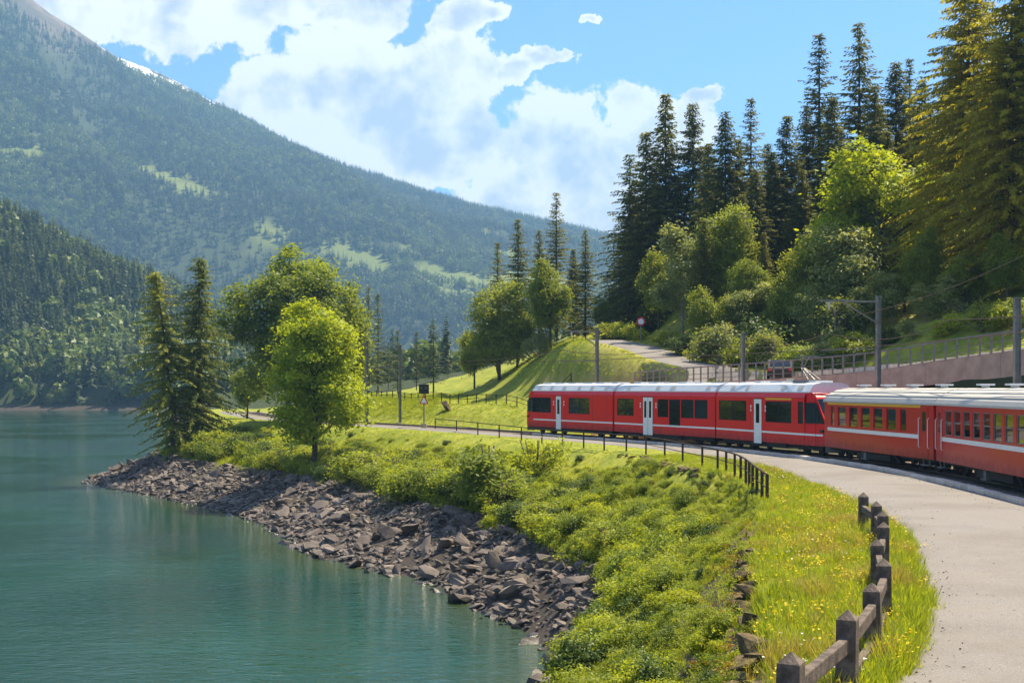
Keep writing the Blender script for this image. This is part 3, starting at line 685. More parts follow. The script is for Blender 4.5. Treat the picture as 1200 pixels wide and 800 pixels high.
    m_ = MB(); m_.box(a + .5, b - .5, -1.1, 1.1, .3, .53); m_.box(a + 4.3, b - 4.3, -1.22, 1.22, .26, .525); m_.build('underframe', MAT['dark'], root)
    wheelset(root, a + 2.4); wheelset(root, b - 2.4)
    if nose != 'far':
        m_ = MB()
        for q in range(4): m_.box(b + .0 + q * .085, b + .05 + q * .085, -1.1 + .05 * (q % 2), 1.1 - .05 * (q % 2), .7, 3.25 - .05 * (q % 2))
        m_.box(b - .02, b + .34, -1.0, 1.0, .75, 3.18); m_.build('gangway', MAT['rubber'], root)
    if panto:
        x = xa + 2.3
        m_ = MB(); m_.box(x - .8, x + .8, -.6, .6, 3.76, 3.9); m_.bar((x - .55, .0, 3.9), (x + .75, .0, 4.55), .07); m_.bar((x + .75, -.0, 4.55), (x + .1, .0, 5.15), .05)
        m_.bar((x - .5, -.35, 3.92), (x + .75, -.1, 4.55), .04); m_.bar((x - .5, .35, 3.92), (x + .75, .1, 4.55), .04); m_.bar((x + .1, -.6, 5.16), (x + .1, .6, 5.16), .06); m_.bar((x + .3, -.6, 5.16), (x + .3, .6, 5.16), .06); m_.bar((x + .08, -.6, 5.15), (x + .32, -.6, 5.15), .05); m_.bar((x + .08, .6, 5.15), (x + .32, .6, 5.15), .05)
        m_.build('pantograph', MAT['steel'], root)
        for q in range(3):
            m_ = MB(); m_.tube([(x + 1.4 + q * .3, .3, 3.76), (x + 1.4 + q * .3, .3, 4.0)], [.07, .05], 8); m_.build('insulator', MAT['roofgrey'], root)
    return root
def coach(s0, s1, label, wins, doorf, pale, yellow, bars, people=()):
    root, L = car_root('coach', s0, s1, label, .5)
    X = lambda f_: L / 2 - f_ * L; a, b = X(1), X(0)
    rects = [(X(f1), X(f0), 1.62, 2.60) for f0, f1 in wins]
    mb = MB(); side_wall(mb, a, b, .55, 2.80, rects, YS, .08); side_wall(mb, a, b, .55, 2.8, [], -YS)
    mb.quad((a, -YS, .55), (a, YS, .55), (b, YS, .55), (b, -YS, .55))
    for x in (a, b): mb.add([(x, -YS, .55), (x, YS, .55), (x, YS, 2.8), (x, .9, 3.25), (x, 0, 3.42), (x, -.9, 3.25), (x, -YS, 2.8)], [list(range(7))])
    mb.build('body', MAT['redcoach'], root)
    MB().box(a + .1, b - .1, -1.28, 1.24, .95, 1.02).build('floor', MAT['dark'], root)
    pr_ = [(1.36, 2.78), (1.36, 2.86), (1.27, 3.02), (1.05, 3.2), (.7, 3.36), (.35, 3.45), (0, 3.48)]; pr_ = pr_ + [(-y, z_) for y, z_ in pr_[-2::-1]]; k = len(pr_)
    rf = MB(); rf.add([(a - .12, y, z_) for y, z_ in pr_] + [(b + .12, y, z_) for y, z_ in pr_], [[i + 1, i, k + i, k + i + 1] for i in range(k - 1)] + [list(range(k)), [k + i for i in range(k)][::-1]])
    rfo = rf.build('roof', MAT['roofgrey'], root)
    for y, z_ in ((1.16, 3.125), (.88, 3.285), (.52, 3.41), (-.52, 3.41)):
        MB().bar((a - .1, y, z_), (b + .1, y, z_), .05, .035).build('roof_rib', MAT['roofgrey'], rfo)
    for i in range(4):
        x = a + L * (.15 + .235 * i); m_ = MB(); m_.box(x - .12, x + .12, -.12, .12, 3.42, 3.58); m_.box(x - .28, x + .28, -.28, .28, 3.58, 3.65); m_.build('roof_vent', MAT['silver'], rfo)
    for f0, f1 in wins:
        u0, u1 = X(f1), X(f0); m_ = MB(); m_.box(u0 + .03, u1 - .03, YS - .06, YS - .045, 1.65, 2.57); wo_ = m_.build('window', MAT['clear'], root)
        fr_ = MB()
        for A in ((u0, u0 + .045, 1.62, 2.6), (u1 - .045, u1, 1.62, 2.6), (u0 + .045, u1 - .045, 1.62, 1.66), (u0 + .045, u1 - .045, 2.56, 2.6)): fr_.box(A[0], A[1], YS - .07, YS - .02, A[2], A[3])
        if bars: fr_.box(u0 + .045, u1 - .045, YS - .075, YS - .025, 2.1, 2.15)
        fr_.build('window_frame', MAT['steel'] if bars else MAT['redcoach'], wo_)
    MB().box(X(pale[1]), X(pale[0]), YS - .01, YS + .006, 1.37, 1.54).build('white_stripe', MAT['white'], root)
    if yellow: MB().box(X(yellow[1]), X(yellow[0]), YS - .01, YS + .006, 2.66, 2.76).build('yellow_stripe', MAT['yellow'], root)
    for f0, f1 in doorf:
        m_ = MB(); m_.box(X(f1), X(f0), YS - .02, YS + .018, .62, 2.7); d_ = m_.build('door', MAT['redcoach'], root, bevel=.01)
        m_ = MB(); m_.box(X(f1) + .22, X(f0) - .22, YS, YS + .024, 1.7, 2.5); m_.build('door_window', MAT['glass'], d_)
        for x in (X(f1) - .07, X(f0) + .07): 
            m_ = MB(); m_.tube([(x, YS, 1.0), (x, YS + .06, 1.05), (x, YS + .06, 2.2), (x, YS, 2.25)], .018, 6); m_.build('handrail', MAT['white'], root)
        m_ = MB(); m_.box(X(f1) + .05, X(f0) - .05, .95, YS + .02, .28, .32); m_.bar((X(f1) + .08, 1.2, .3), (X(f1) + .08, 1.25, .58), .04); m_.bar((X(f0) - .08, 1.2, .3), (X(f0) - .08, 1.25, .58), .04); m_.build('step', MAT['steel'], root)
    m_ = MB(); m_.box(a + .2, b - .2, -1.05, 1.05, .42, .56); m_.box(-1.6, 1.0, -1.15, 1.15, .22, .5); m_.box(1.6, 2.5, .6, 1.2, .2, .5); m_.bar((-2.4, 1.1, .5), (-2.9, 1.1, .2), .3, .05); m_.build('underframe', MAT['dark'], root)
    m_ = MB(); m_.box(1.3, 2.0, 1.0, 1.2, .15, .5); m_.build('equipment_box', MAT['steel'], root)
    wheelset(root, a + 2.2); wheelset(root, b - 2.2)
    m_ = MB(); m_.box(b - .02, b + .56, -.5, .5, .8, 2.9); m_.build('gangway', MAT['rubber'], root)
    m_ = MB(); m_.tube([(b, 0, .72), (b + .5, 0, .72)], .09, 8); m_.build('coupling', MAT['dark'], root)
    seat_row(root, L * .88, 1.02, 8)
    return root, L, X
sj = [trk_px(p_, 1.33) for p_ in (1096, 966, 839.5, 719.5, 616.5)]
LE = sj[1] - sj[0]
carA = railcar(sj[3], sj[4] + .3, 'far end red railcar with flat cab and single white door', [(.10, .325, 1.62, 2.76), (.53, .76, 1.62, 2.76)], [(.385, .445, 1)], nose='far')
carB = railcar(sj[2], sj[3], 'middle red railcar with double white door and one deep window', [(.03, .215, 1.62, 2.76), (.465, .57, 1.62, 2.76), (.578, .685, 1.08, 2.76), (.693, .81, 1.62, 2.76), (.818, .935, 1.62, 2.76)], [(.315, .415, 2)])
carC = railcar(sj[1], sj[2], 'red railcar with raked driver cab and raised pantograph', [(.03, .315, 1.62, 2.76), (.50, .735, 1.62, 2.76), (.79, .835, 1.62, 2.76)], [(.39, .465, 1)], nose='near', first=[(.50, .735)], panto=True)
wD = [(.07, .105)] + [(.145 + .118 * i, .145 + .118 * i + .082) for i in range(6)]
wD[-1] = (wD[-1][0], wD[-1][0] + .05)
coD, LD, XD = coach(sj[0], sj[1], 'red coach with yellow line above its windows and grey ribbed roof', wD, [(.90, .96)], (.035, .885), (.035, .90), False)
LEn = 15.6
wE = [(.085 + .083 * i, .085 + .083 * i + .06) for i in range(10)]
coE, LE_, XE = coach(sj[0] - LEn, sj[0], 'red coach with white band and barred windows, last behind the yellow lined coach', wE, [(.012, .06), (.94, .988)], (.02, .985), None, True)

# passengers behind the open windows of the first coach
def passenger(root, x, y, shirt, label, lean=0.0, arm=0):
    me = bpy.data.meshes.new('person')
    V = [(0, 0, 0), (0, .02, .22), (0, .05 + lean * .4, .46), (0, .06 + lean * .6, .56), (.16, .05 + lean * .4, .45), (.24, .12 + lean, .24), (.16, .30 + lean, .16 + arm), (.08, .40 + lean, .17 + arm),
         (-.16, .05 + lean * .4, .45), (-.25, .1 + lean, .24), (-.2, .30 + lean, .14), (-.14, .38 + lean, .15), (.1, .05, -.03), (.12, .42, 0), (.12, .46, -.40), (-.1, .05, -.03), (-.12, .42, 0), (-.12, .46, -.40)]
    E_ = [(0, 1), (1, 2), (2, 3), (2, 4), (4, 5), (5, 6), (6, 7), (2, 8), (8, 9), (9, 10), (10, 11), (0, 12), (12, 13), (13, 14), (0, 15), (15, 16), (16, 17)]
    me.from_pydata(V, E_, []); me.materials.append(shirt)
    o = ob('person', me); sk = o.modifiers.new('skin', 'SKIN'); ss_ = o.modifiers.new('sub', 'SUBSURF'); ss_.levels = ss_.render_levels = 2
    rad = [.14, .15, .15, .06, .075, .06, .045, .035, .075, .06, .045, .035, .09, .075, .05, .09, .075, .05]
    for i, r_ in enumerate(rad): me.skin_vertices[0].data[i].radius = (r_, r_ * .85)
    me.skin_vertices[0].data[0].use_root = True
    h = bmesh.new(); bmesh.ops.create_uvsphere(h, u_segments=16, v_segments=12, radius=.105)
    for v in h.verts:
        v.co.z *= 1.2; v.co.z += .70; v.co.y += .075 + lean * .6
        if v.co.y > .14 + lean * .6 and abs(v.co.x) < .03 and .66 < v.co.z < .73: v.co.y += .025
    hm = bpy.data.meshes.new('head'); h.to_mesh(hm); h.free(); hm.materials.append(MAT['skin']); ob('head', hm, o)
    h = bmesh.new(); bmesh.ops.create_uvsphere(h, u_segments=16, v_segments=12, radius=.115)
    bmesh.ops.delete(h, geom=[v for v in h.verts if v.co.z < -.01 and v.co.y > -.02 or v.co.z < -.08], context='VERTS')
    for v in h.verts: v.co.z = v.co.z * 1.2 + .715; v.co.y += .062 + lean * .6
    hm = bpy.data.meshes.new('hair'); h.to_mesh(hm); h.free(); hm.materials.append(MAT['hair']); ob('hair', hm, o)
    mw = Matrix.Translation(root.location) @ Matrix.Rotation(root.rotation_euler.z, 4, 'Z') @ Matrix.Translation((x, y, 1.53))
    o.location = mw.to_translation(); o.rotation_euler = (0, 0, root.rotation_euler.z)
    return tag(o, label, 'person')
passenger(coD, XD(.535), .72, MAT['shirt'], 'person in a blue shirt at the yellow lined coach window', .12, .2)
passenger(coD, XD(.185), .72, MAT['shirt2'], 'person in a grey shirt seated behind the second window of the yellow lined coach', .05)

# ------------------------------------------------------------------ fences
def post_pyr(w, h, cap, mat):
    m_ = MB(); a = w / 2; b = a * 1.06
    m_.add([(-b, -b, -.6), (b, -b, -.6), (b, b, -.6), (-b, b, -.6), (-a, -a, h), (a, -a, h), (a, a, h), (-a, a, h), (0, 0, h + cap)], [[3, 2, 1, 0], [0, 1, 5, 4], [1, 2, 6, 5], [2, 3, 7, 6], [3, 0, 4, 7], [4, 5, 8], [5, 6, 8], [6, 7, 8], [7, 4, 8]])
    return m_.mesh('post', mat)
wp = [(.2, 8.4), (1.45, 11.0), (2.68, 13.6), (3.85, 16.2), (4.8, 18.7), (5.6, 21.2), (6.3, 24.2), (7.06, 26.8), (7.7, 29.2), (8.2, 31.7), (8.58, 34.4)]
wf = thing('wooden_fence', (wp[4][0], wp[4][1], -.1), 0, 'weathered timber fence with pyramid topped posts along the path', 'fence')
pm_ = post_pyr(.225, .93, .11, MAT['wood'])
for i, (x, y) in enumerate(wp):
    o = ob('post', pm_, wf); j = min(i + 1, len(wp) - 1); k = max(i - 1, 0)
    put(o, (x - wp[4][0], y - wp[4][1], rnd.uniform(-.03, .02)), (rnd.uniform(-.03, .03), rnd.uniform(-.03, .03), math.atan2(wp[j][1] - wp[k][1], wp[j][0] - wp[k][0])))
    if i < len(wp) - 1:
        a = np.array([x - wp[4][0], y - wp[4][1]]); b = np.array([wp[i + 1][0] - wp[4][0], wp[i + 1][1] - wp[4][1]])
        for hz in (.66, .18):
            MB().bar((*a, hz + rnd.uniform(-.02, .02)), (*b, hz + rnd.uniform(-.02, .02)), .11, .17).build('rail', MAT['wood'], wf, bevel=.015)
ip = [(510, 122), (535, 115), (560, 108), (585, 101.5), (611, 96), (635, 91.5), (659, 88), (684, 85), (708, 82.5), (734, 80), (757, 77.5), (779, 73), (800, 68.5), (823, 64.5), (841, 61.5), (851, 59.5), (861, 57.5), (868, 55.4), (874, 53.2), (878, 51.4), (882, 49.5), (887, 47.5), (893, 45.5), (899, 43.7)]
ipx = np.array([at(*q) for q in ip]); ipz = np.array([-.12] * len(ip))
fi = thing('iron_fence', (*ipx[10], -.12), 0, 'dark iron railing on thin posts along the lakeside edge of the path', 'fence')
for q in ipx: MB().box(-.045, .045, -.045, .045, -.6, .93).build('post', MAT['iron'], fi).location = (*(q - ipx[10]), 0)
for hz in (.92, .5): MB().tube([(*(q - ipx[10]), hz) for q in ipx], .035 if hz > .8 else .02, 6).build('rail', MAT['iron'], fi)
# meadow rail fence left of the mound
mp_ = [tuple(trk(s_, -9.2)) for s_ in np.arange(144, 206, 6.0)]
mf = thing('meadow_fence', (*mp_[5], zt(*mp_[5])), 0, 'thin dark post and wire fence above the grassy bank beyond the track', 'fence')
prev = None
dense = cr(mp_, 3)
for q in dense:
    z_ = zt(*q) - zt(*mp_[5]); o = MB().box(-.05, .05, -.05, .05, -.5, 1.0).build('post', MAT['iron'], mf); o.location = (q[0] - mp_[5][0], q[1] - mp_[5][1], z_)
    c_ = np.array([q[0] - mp_[5][0], q[1] - mp_[5][1], z_])
    if prev is not None:
        for hz in (.92, .5): MB().bar(prev + [0, 0, hz], c_ + [0, 0, hz], .05).build('rail', MAT['iron'], mf)
    prev = c_

# ------------------------------------------------------------------ overhead line
heads = []
def mast(px, off_, topy, arm, label, w=.2, s=None, h=None):
    s = s or trk_px(px, -off_); p_ = trk(s, -off_); d = p_[1]; h = h or HC + (HY - topy) * d / F
    z0 = min(zt(*p_), 0) - .1; n = trk(s, -off_ + 1) - p_
    r_ = thing('catenary_mast', (*p_, z0), math.atan2(n[1], n[0]), label, 'mast', 'masts of the overhead line'); H = h - z0
    m_ = MB(); a = w / 2
    for sg in (-1, 1): m_.box(sg * a - .012, sg * a + .012, -a, a, 0, H)
    m_.box(-a + .012, a - .012, -.012, .012, 0, H); m_.build('pole', MAT['steel'], r_)
    MB().box(-.35, .35, -.35, .35, -.5, .18).build('footing', MAT['concrete'], r_)
    MB().box(-a - .03, a + .03, -a - .03, a + .03, H, H + .05).build('cap', MAT['steel'], r_)
    if arm:
        al = arm; zc = H - .25
        MB().bar((0, 0, zc), (al, 0, zc + .02), .1).build('arm', MAT['steel'], r_)
        MB().bar((0, 0, zc - 1.15), (al * .62, 0, zc - .03), .06).build('strut', MAT['steel'], r_)
        m_ = MB(); m_.tube([(al * .85, 0, zc), (al * .85, 0, zc - .12), (al * .85, 0, zc - .42)], [.03, .08, .05], 8); m_.build('insulator', MAT['roofgrey'], r_)
        z1 = min(5.55 - z0, zc - 1.2); MB().bar((0, 0, z1), (off_ + .3, 0, z1 - .1), .05).build('steady_arm', MAT['steel'], r_)
    heads.append((s, p_, h)); return r_
mast(1192, 3.0, 350, 0, 'thick grey steel mast in front of the concrete deck wall beside the last coach', .24)
mast(1030, 2.9, 348, 3.3, 'grey steel mast with bracketed arm beside the yellow lined coach', .2)
mast(871, 2.9, 391, 0, 'plain grey steel mast behind the railcar with pantograph', .2)
mast(700, 3.0, 385, 2.6, 'grey steel mast with short arm standing before the grass mound', .2)
mast(469, 3.0, 405, 3.4, 'slim grey mast with arm beside the empty track near the signal', .2)
mast(430, -3.0, 400, 3.0, 'slim grey mast on the lake side of the empty track behind the maple', .2)
def wire(name, z_, sag, label, r_=.018, s0=20, s1=190):
    keys = sorted([q[0] for q in heads]); ks = [s0] + [k for k in keys if s0 < k < s1] + [s1]; pts = []
    for a, b in zip(ks[:-1], ks[1:]):
        for f_ in np.linspace(0, 1, 12, endpoint=False): s = a + (b - a) * f_; pts.append((*trk(s, .0), z_ - sag * 4 * f_ * (1 - f_)))
    o = MB().tube(pts, r_, 4).build(name, MAT['iron']); tag(o, label, 'wire'); return o
wire('contact_wire', 5.5, 0, 'thin contact wire hanging straight above the rails', .02)
wire('carrier_wire', 6.35, .55, 'sagging carrier wire above the contact wire over the rails', .02)
a = Vector((*at(1030, heads[1][1][1]), heads[1][2] - 2)); 
o = MB().tube([Vector((*at(1098, 66), HC + (HY - 343) * 66 / F)).lerp(Vector((*at(1330, 52), HC + (HY - 228) * 52 / F)), f_) + Vector((0, 0, -1.0 * f_ * (1 - f_))) for f_ in np.linspace(-.6, 1, 18)], .02, 4).build('feeder_cable', MAT['iron']); tag(o, 'dark cable rising through the air before the big larch', 'cable')

# ------------------------------------------------------------------ signals, signs, parked car
p_ = trk(trk_px(497, 2.2), 2.2); z0 = -.15
sg = thing('railway_signal', (*p_, z0), 0, 'black railway signal head with triangular board beside the empty track', 'signal'); d = p_[1]
MB().tube([(0, 0, 0), (0, 0, 3.9)], .06, 8).build('post', MAT['steel'], sg); MB().box(-.25, .25, -.25, .25, -.3, .45).build('footing', MAT['concrete'], sg)
MB().box(-.45, .45, -.12, .12, 3.1, 3.95).build('head', MAT['dark'], sg, bevel=.04)
for q in (-.2, .2): MB().tube([(q, -.18, 3.62), (q, -.1, 3.62)], .1, 12).build('lens', MAT['glass'], sg)
m_ = MB(); m_.prism([(-.42, 2.2), (.42, 2.2), (0, 2.98)], -.10, -.07); tb = m_.build('board', MAT['lampred'], sg)
m_ = MB(); m_.prism([(-.28, 2.28), (.28, 2.28), (0, 2.80)], -.11, -.101); m_.build('board_face', MAT['white'], tb)
p_ = at(751, 128); rs_ = thing('road_sign', (*p_, zt(*p_)), 0, 'small red and white round road sign at the bend of the gravel road', 'road sign')
MB().tube([(0, 0, -.3), (0, 0, 2.2)], .04, 8).build('post', MAT['steel'], rs_); m_ = MB(); m_.tube([(0, -.07, 1.9), (0, -.04, 1.9)], .4, 20); f_ = m_.build('disc', MAT['lampred'], rs_)
m_ = MB(); m_.tube([(0, -.08, 1.9), (0, -.0701, 1.9)], .25, 20); m_.build('disc_face', MAT['white'], f_)
# parked car behind the railing
i = 20; pr0 = at(914, 97); dirr = np.array([.18, 1.0])
pc = thing('parked_car', (*pr0, zt(*pr0) + .12), math.atan2(dirr[1], dirr[0]), 'black car parked on the upper road behind the railing', 'car')
m_ = MB(); prof = [(-2.1, .35), (2.1, .35), (2.15, .75), (1.9, .95), (1.0, 1.02), (.45, 1.45), (-1.2, 1.47), (-1.95, 1.0), (-2.15, .9)]
m_.prism(prof, -.85, .85); m_.build('body', MAT['dark'], pc, bevel=.06)
m_ = MB(); m_.add([(-1.27, -.62, 1.45), (-1.27, .62, 1.45), (-1.93, .7, 1.045), (-1.93, -.7, 1.045)], [[0, 1, 2, 3]]); m_.build('rear_window', MAT['glass'], pc)
for sg_ in (-1, 1):
    m_ = MB(); m_.prism([(-1.65, 1.02), (.85, 1.02), (.42, 1.38), (-1.15, 1.40)], sg_ * .852 - .006, sg_ * .852 + .006); m_.build('side_window', MAT['glass'], pc)
    for x in (-1.3, 1.35):
        w_ = MB().tube([(x, sg_ * .70, .32), (x, sg_ * .88, .32)], .32, 18).build('wheel', MAT['rubber'], pc); MB().tube([(x, sg_ * .885, .32), (x, sg_ * .9, .32)], .19, 12).build('rim', MAT['steel'], w_)
    m_ = MB(); m_.box(-2.17, -2.05, sg_ * .68 - .12, sg_ * .68 + .12, .72, .88); m_.build('tail_light', MAT['lampred'], pc)

# ------------------------------------------------------------------ vegetation builders
def cards(C, A, B):                                   # leaf-shaped diamonds: centre, half length, half width
    n = len(C); V = np.stack([C - A, C + B - A * .15, C + A, C - B - A * .15], 1).reshape(-1, 3)
    return V, np.arange(n * 4).reshape(n, 4)
def unit(v): return v / np.maximum(np.linalg.norm(v, axis=1, keepdims=True), 1e-9)
def conifer(seed, h, spread, bare, droop, dens=1.0, cl=.42, cw=.10, up=.35, wstep=.36, power=.85, irregular=.25, hang=.35, lean=(0, 0)):
    g = np.random.default_rng(seed); Cs, As, Bs = [], [], []; tr = MB()
    rz = lambda z_: (lean[0] * (z_ / h) ** 1.6, lean[1] * (z_ / h) ** 1.6)
    tr.tube([(*rz(z_), z_) for z_ in np.linspace(-.8, h * .985, 24)], [max(.012 * h * (1 - k / 23.7) ** .9, .025) * (1.25 if k == 0 else 1) for k in range(24)], 8)
    z_ = bare * h
    while z_ < h * .985:
        f = (z_ - bare * h) / (h * (1 - bare)); n = int(g.integers(4, 7) + (2 if f < .7 else 0))
        az0 = g.random() * 6.28; env = spread * h * (1 - f) ** power * min(1, (.45 if hang > .95 else .62) + f * 3.0)
        for k in range(n):
            if g.random() < irregular * .5: continue
            az = az0 + 6.283 * k / n + g.normal(0, .25); L = env * g.uniform(1 - irregular * 1.2, 1.12) + .22
            rad = np.array([math.cos(az), math.sin(az), 0]); tg = np.array([-math.sin(az), math.cos(az), 0])
            m_ = max(3, int(L / (.21 / dens))); t_ = np.linspace(.12 if L > 1 else .02, 1, m_)
            rise = up * f + .05; dz = L * (rise * t_ - droop * (1 - .55 * f) * t_ ** 1.8) ; bx, by = rz(z_)
            P = np.array([bx, by, z_]) + rad * (L * t_)[:, None] + np.array([0, 0, 1]) * dz[:, None]
            if L > .9: tr.tube([P[0] - rad * L * .12, P[m_ // 2], P[-1]], [.028 + .006 * L, .018, .006], 3, False)
            for sd in (-1, 1, 0):
                w = (1 - .55 * t_) * (.65 + .5 * g.random(m_)); d = rad * (.75 if sd else .5) + tg * sd * .8
                dd = d[None, :] + g.normal(0, .22, (m_, 3)) + np.array([0, 0, -hang])[None, :] * g.uniform(.2, 1.6, m_)[:, None]
                dd = unit(dd); ln = cl * w * (1.0 if sd else .8)
                C_ = P + dd * (ln * .8)[:, None] + g.normal(0, .04, (m_, 3)); bb = unit(np.cross(dd, unit(g.normal(0, .5, (m_, 3)) + [0, 0, 1])))
                Cs.append(C_); As.append(dd * ln[:, None]); Bs.append(bb * (cw * g.uniform(.7, 1.4, m_))[:, None])
        z_ += wstep * g.uniform(.75, 1.25) * (1.1 - .45 * f)
    C_ = np.vstack(Cs); V, Q = cards(C_, np.vstack(As), np.vstack(Bs))
    return tr, V, Q
def lobes(g, n, rx, ry, rz_, cz):
    o = []
    for i in range(n):
        v = unit(g.normal(0, 1, (1, 3)))[0]; o.append((v * [rx, ry, rz_] * g.uniform(.40, .86) + [0, 0, cz], g.uniform(.22, .46)))
    return o
def broad(seed, h, rx, rz_, bare, n_cl, per, ls, lobn=9, trunk=.02, cr_=.55, flat=.55, droop=0.0, ry=None, multi=1, base=0.0):
    g = np.random.default_rng(seed); ry = ry or rx; cz = bare * h + rz_ ; tr = MB(); cz = min(cz, h - rz_)
    lb = lobes(g, lobn, rx, ry, rz_, cz); cl = []
    while len(cl) < n_cl:
        c0, rr = lb[g.integers(len(lb))]; v = unit(g.normal(0, 1, (1, 3)))[0]; p = c0 + v * np.array([rx, ry, rz_]) * rr * g.uniform(.55, 1.0) ** .6
        e = ((p - [0, 0, cz]) / [rx, ry, rz_]); e = math.sqrt((e * e).sum())
        if e < 1.3 and p[2] > base: cl.append(p)
    cl = np.array(cl)
    Cs = np.repeat(cl, per, 0); sc_ = g.uniform(.6, 1.3, (n_cl, 1)).repeat(per, 0) * cr_
    off_ = g.normal(0, 1, Cs.shape) * sc_ * [1, 1, flat]; Cs = Cs + off_
    Cs[:, 2] -= droop * np.hypot(off_[:, 0], off_[:, 1])
    out_ = unit((Cs - [0, 0, cz]) / [rx, ry, rz_]); nn = unit(out_ * .5 + [0, 0, .75] + g.normal(0, .55, Cs.shape))
    a = unit(np.cross(nn, g.normal(0, 1, Cs.shape))); a[:, 2] -= droop * .5; a = unit(a); b = np.cross(nn, a); l_ = ls * g.uniform(.6, 1.3, (len(Cs), 1))
    V, Q = cards(Cs, a * l_, b * l_ * .55)
    for m_ in range(multi):
        ox, oy = (g.normal(0, .25 * rx, 2) if multi > 1 else (0, 0))
        tr.tube([(0, 0, -.6), (ox * .3, oy * .3, bare * h), (ox * .7, oy * .7, cz), (ox, oy, cz + rz_ * .6)], [trunk * h * 1.2 / multi ** .5, trunk * h / multi ** .5, trunk * h * .5, .02], 8)
    for p in cl[::max(1, n_cl // 46)]:
        zb = np.clip(p[2] - np.hypot(p[0], p[1]) * .75, bare * h * .7, cz + rz_ * .4); mid = np.array([p[0] * .5, p[1] * .5, (zb + p[2]) / 2 + .12 * h * .1])
        tr.tube([(0, 0, zb), mid, p], [trunk * h * .33, trunk * h * .2, .012], 4, False)
    return tr, V, Q
PROTO = {}
def proto(key, gen, h, leaf, bark):
    tr, V, Q = gen; PROTO[key] = (tr.mesh('trunk', bark, True), mesh_of('crown', V, Q, leaf), h)
for i in range(4): proto(f'spruce{i}', conifer(20 + i, 24, .235 + .02 * i, .05, .40, 1.0, .52, .08, .45, .46, .9, .34, .45), 24, L_SPRUCE, MAT['bark'])
proto('spruceT', conifer(31, 24, .185, .12, .34, 1.0, .44, .065, .5, .56, .9, .5, .45), 24, L_SPRUCE, MAT['bark'])
proto('spruceU', conifer(36, 24, .22, .08, .42, 1.0, .48, .07, .4, .54, .85, .5, .6), 24, L_SPRUCE, MAT['bark'])
for i in range(2): proto(f'larch{i}', conifer(40 + i, 20, .25, .05, .52, 1.5, .34, .055, .3, .32, .72, .6, 1.0, lean=((-1.6, 0) if i == 0 else (.3, 0))), 20, L_LARCH, MAT['bark'])
for i in range(2): proto(f'weep{i}', conifer(45 + i, 28, .25, .04, .50, 1.1, .50, .075, .25, .40, .5, .35, 1.0), 28, L_WEEP, MAT['bark'])
for i in range(3): proto(f'pine{i}', conifer(50 + i, 15, .17, .20, .28, .9, .34, .06, .5, .5, .7, .5, .3), 15, L_PINE, MAT['bark'])
proto('maple', broad(60, 13.2, 4.1, 5.5, .16, 420, 85, .15, 22, .016, .52, .42, .25, base=1.9), 13.2, L_MAPLE, MAT['bark'])
for i in range(3): proto(f'broad{i}', broad(64 + i, 14, 4.4, 5.9, .14, 240, 80, .19, 12, .016, .62, .6, .35), 14, L_BROAD, MAT['bark'])
for i in range(2): proto(f'big{i}', broad(70 + i, 20, 6.2, 8.6, .12, 330, 85, .22, 17, .015, .75, .6, .35), 20, L_BROAD, MAT['bark'])
for i in range(2): proto(f'pale{i}', broad(74 + i, 8, 3.3, 3.6, .08, 140, 75, .16, 9, .014, .5, .6, .15), 8, L_PALE, MAT['paleb'])
proto('brightmaple', broad(78, 12, 4.6, 5.2, .12, 230, 80, .19, 11, .016, .6, .45, .3), 12, L_MAPLE, MAT['bark'])
for i in range(5): proto(f'shrub{i}', broad(80 + i, 2.0, 1.25, .98, .02, 80, 50, .07, 11, .018, .19, .7, .1, multi=4, base=.05), 2.0, (L_SHRUB, L_HERB, L_SHRUB, L_DEEP, L_LEMON)[i], MAT['bark'])
for i in range(2): proto(f'paleshrub{i}', broad(90 + i, 3.2, 1.7, 1.5, .02, 80, 50, .10, 9, .015, .34, .7, .1, multi=4, base=.1), 3.2, L_PALE, MAT['paleb'])
for i in range(2): proto(f'coneshrub{i}', broad(94 + i, 2.4, .75, 1.15, .02, 70, 50, .07, 7, .014, .2, .8, 0, multi=3, base=.05), 2.4, L_BROAD, MAT['bark'])
def tree(name, key, p, h, label, group=None, wide=1.0, z_=None, crown='crown', cat='tree', rz=None, crownmat=None):
    tm, cm, h0 = PROTO[key]; z_ = zt(*p) if z_ is None else z_
    r_ = thing(name, (p[0], p[1], z_ - .05), rnd.uniform(0, 6.28) if rz is None else rz, label, cat, group)
    s = h / h0; r_.scale = (s * wide, s * wide, s)
    ob('trunk' if crown == 'crown' else 'stem', tm, r_); ob(crown, cm, r_); return r_
def tree_top(name, key, px, d, topy, label, group=None, wide=1.0, **kw):
    p = at(px, d); z_ = zt(*p); return tree(name, key, p, HC + (HY - topy) * d / F - z_, label, group, wide, z_, **kw)

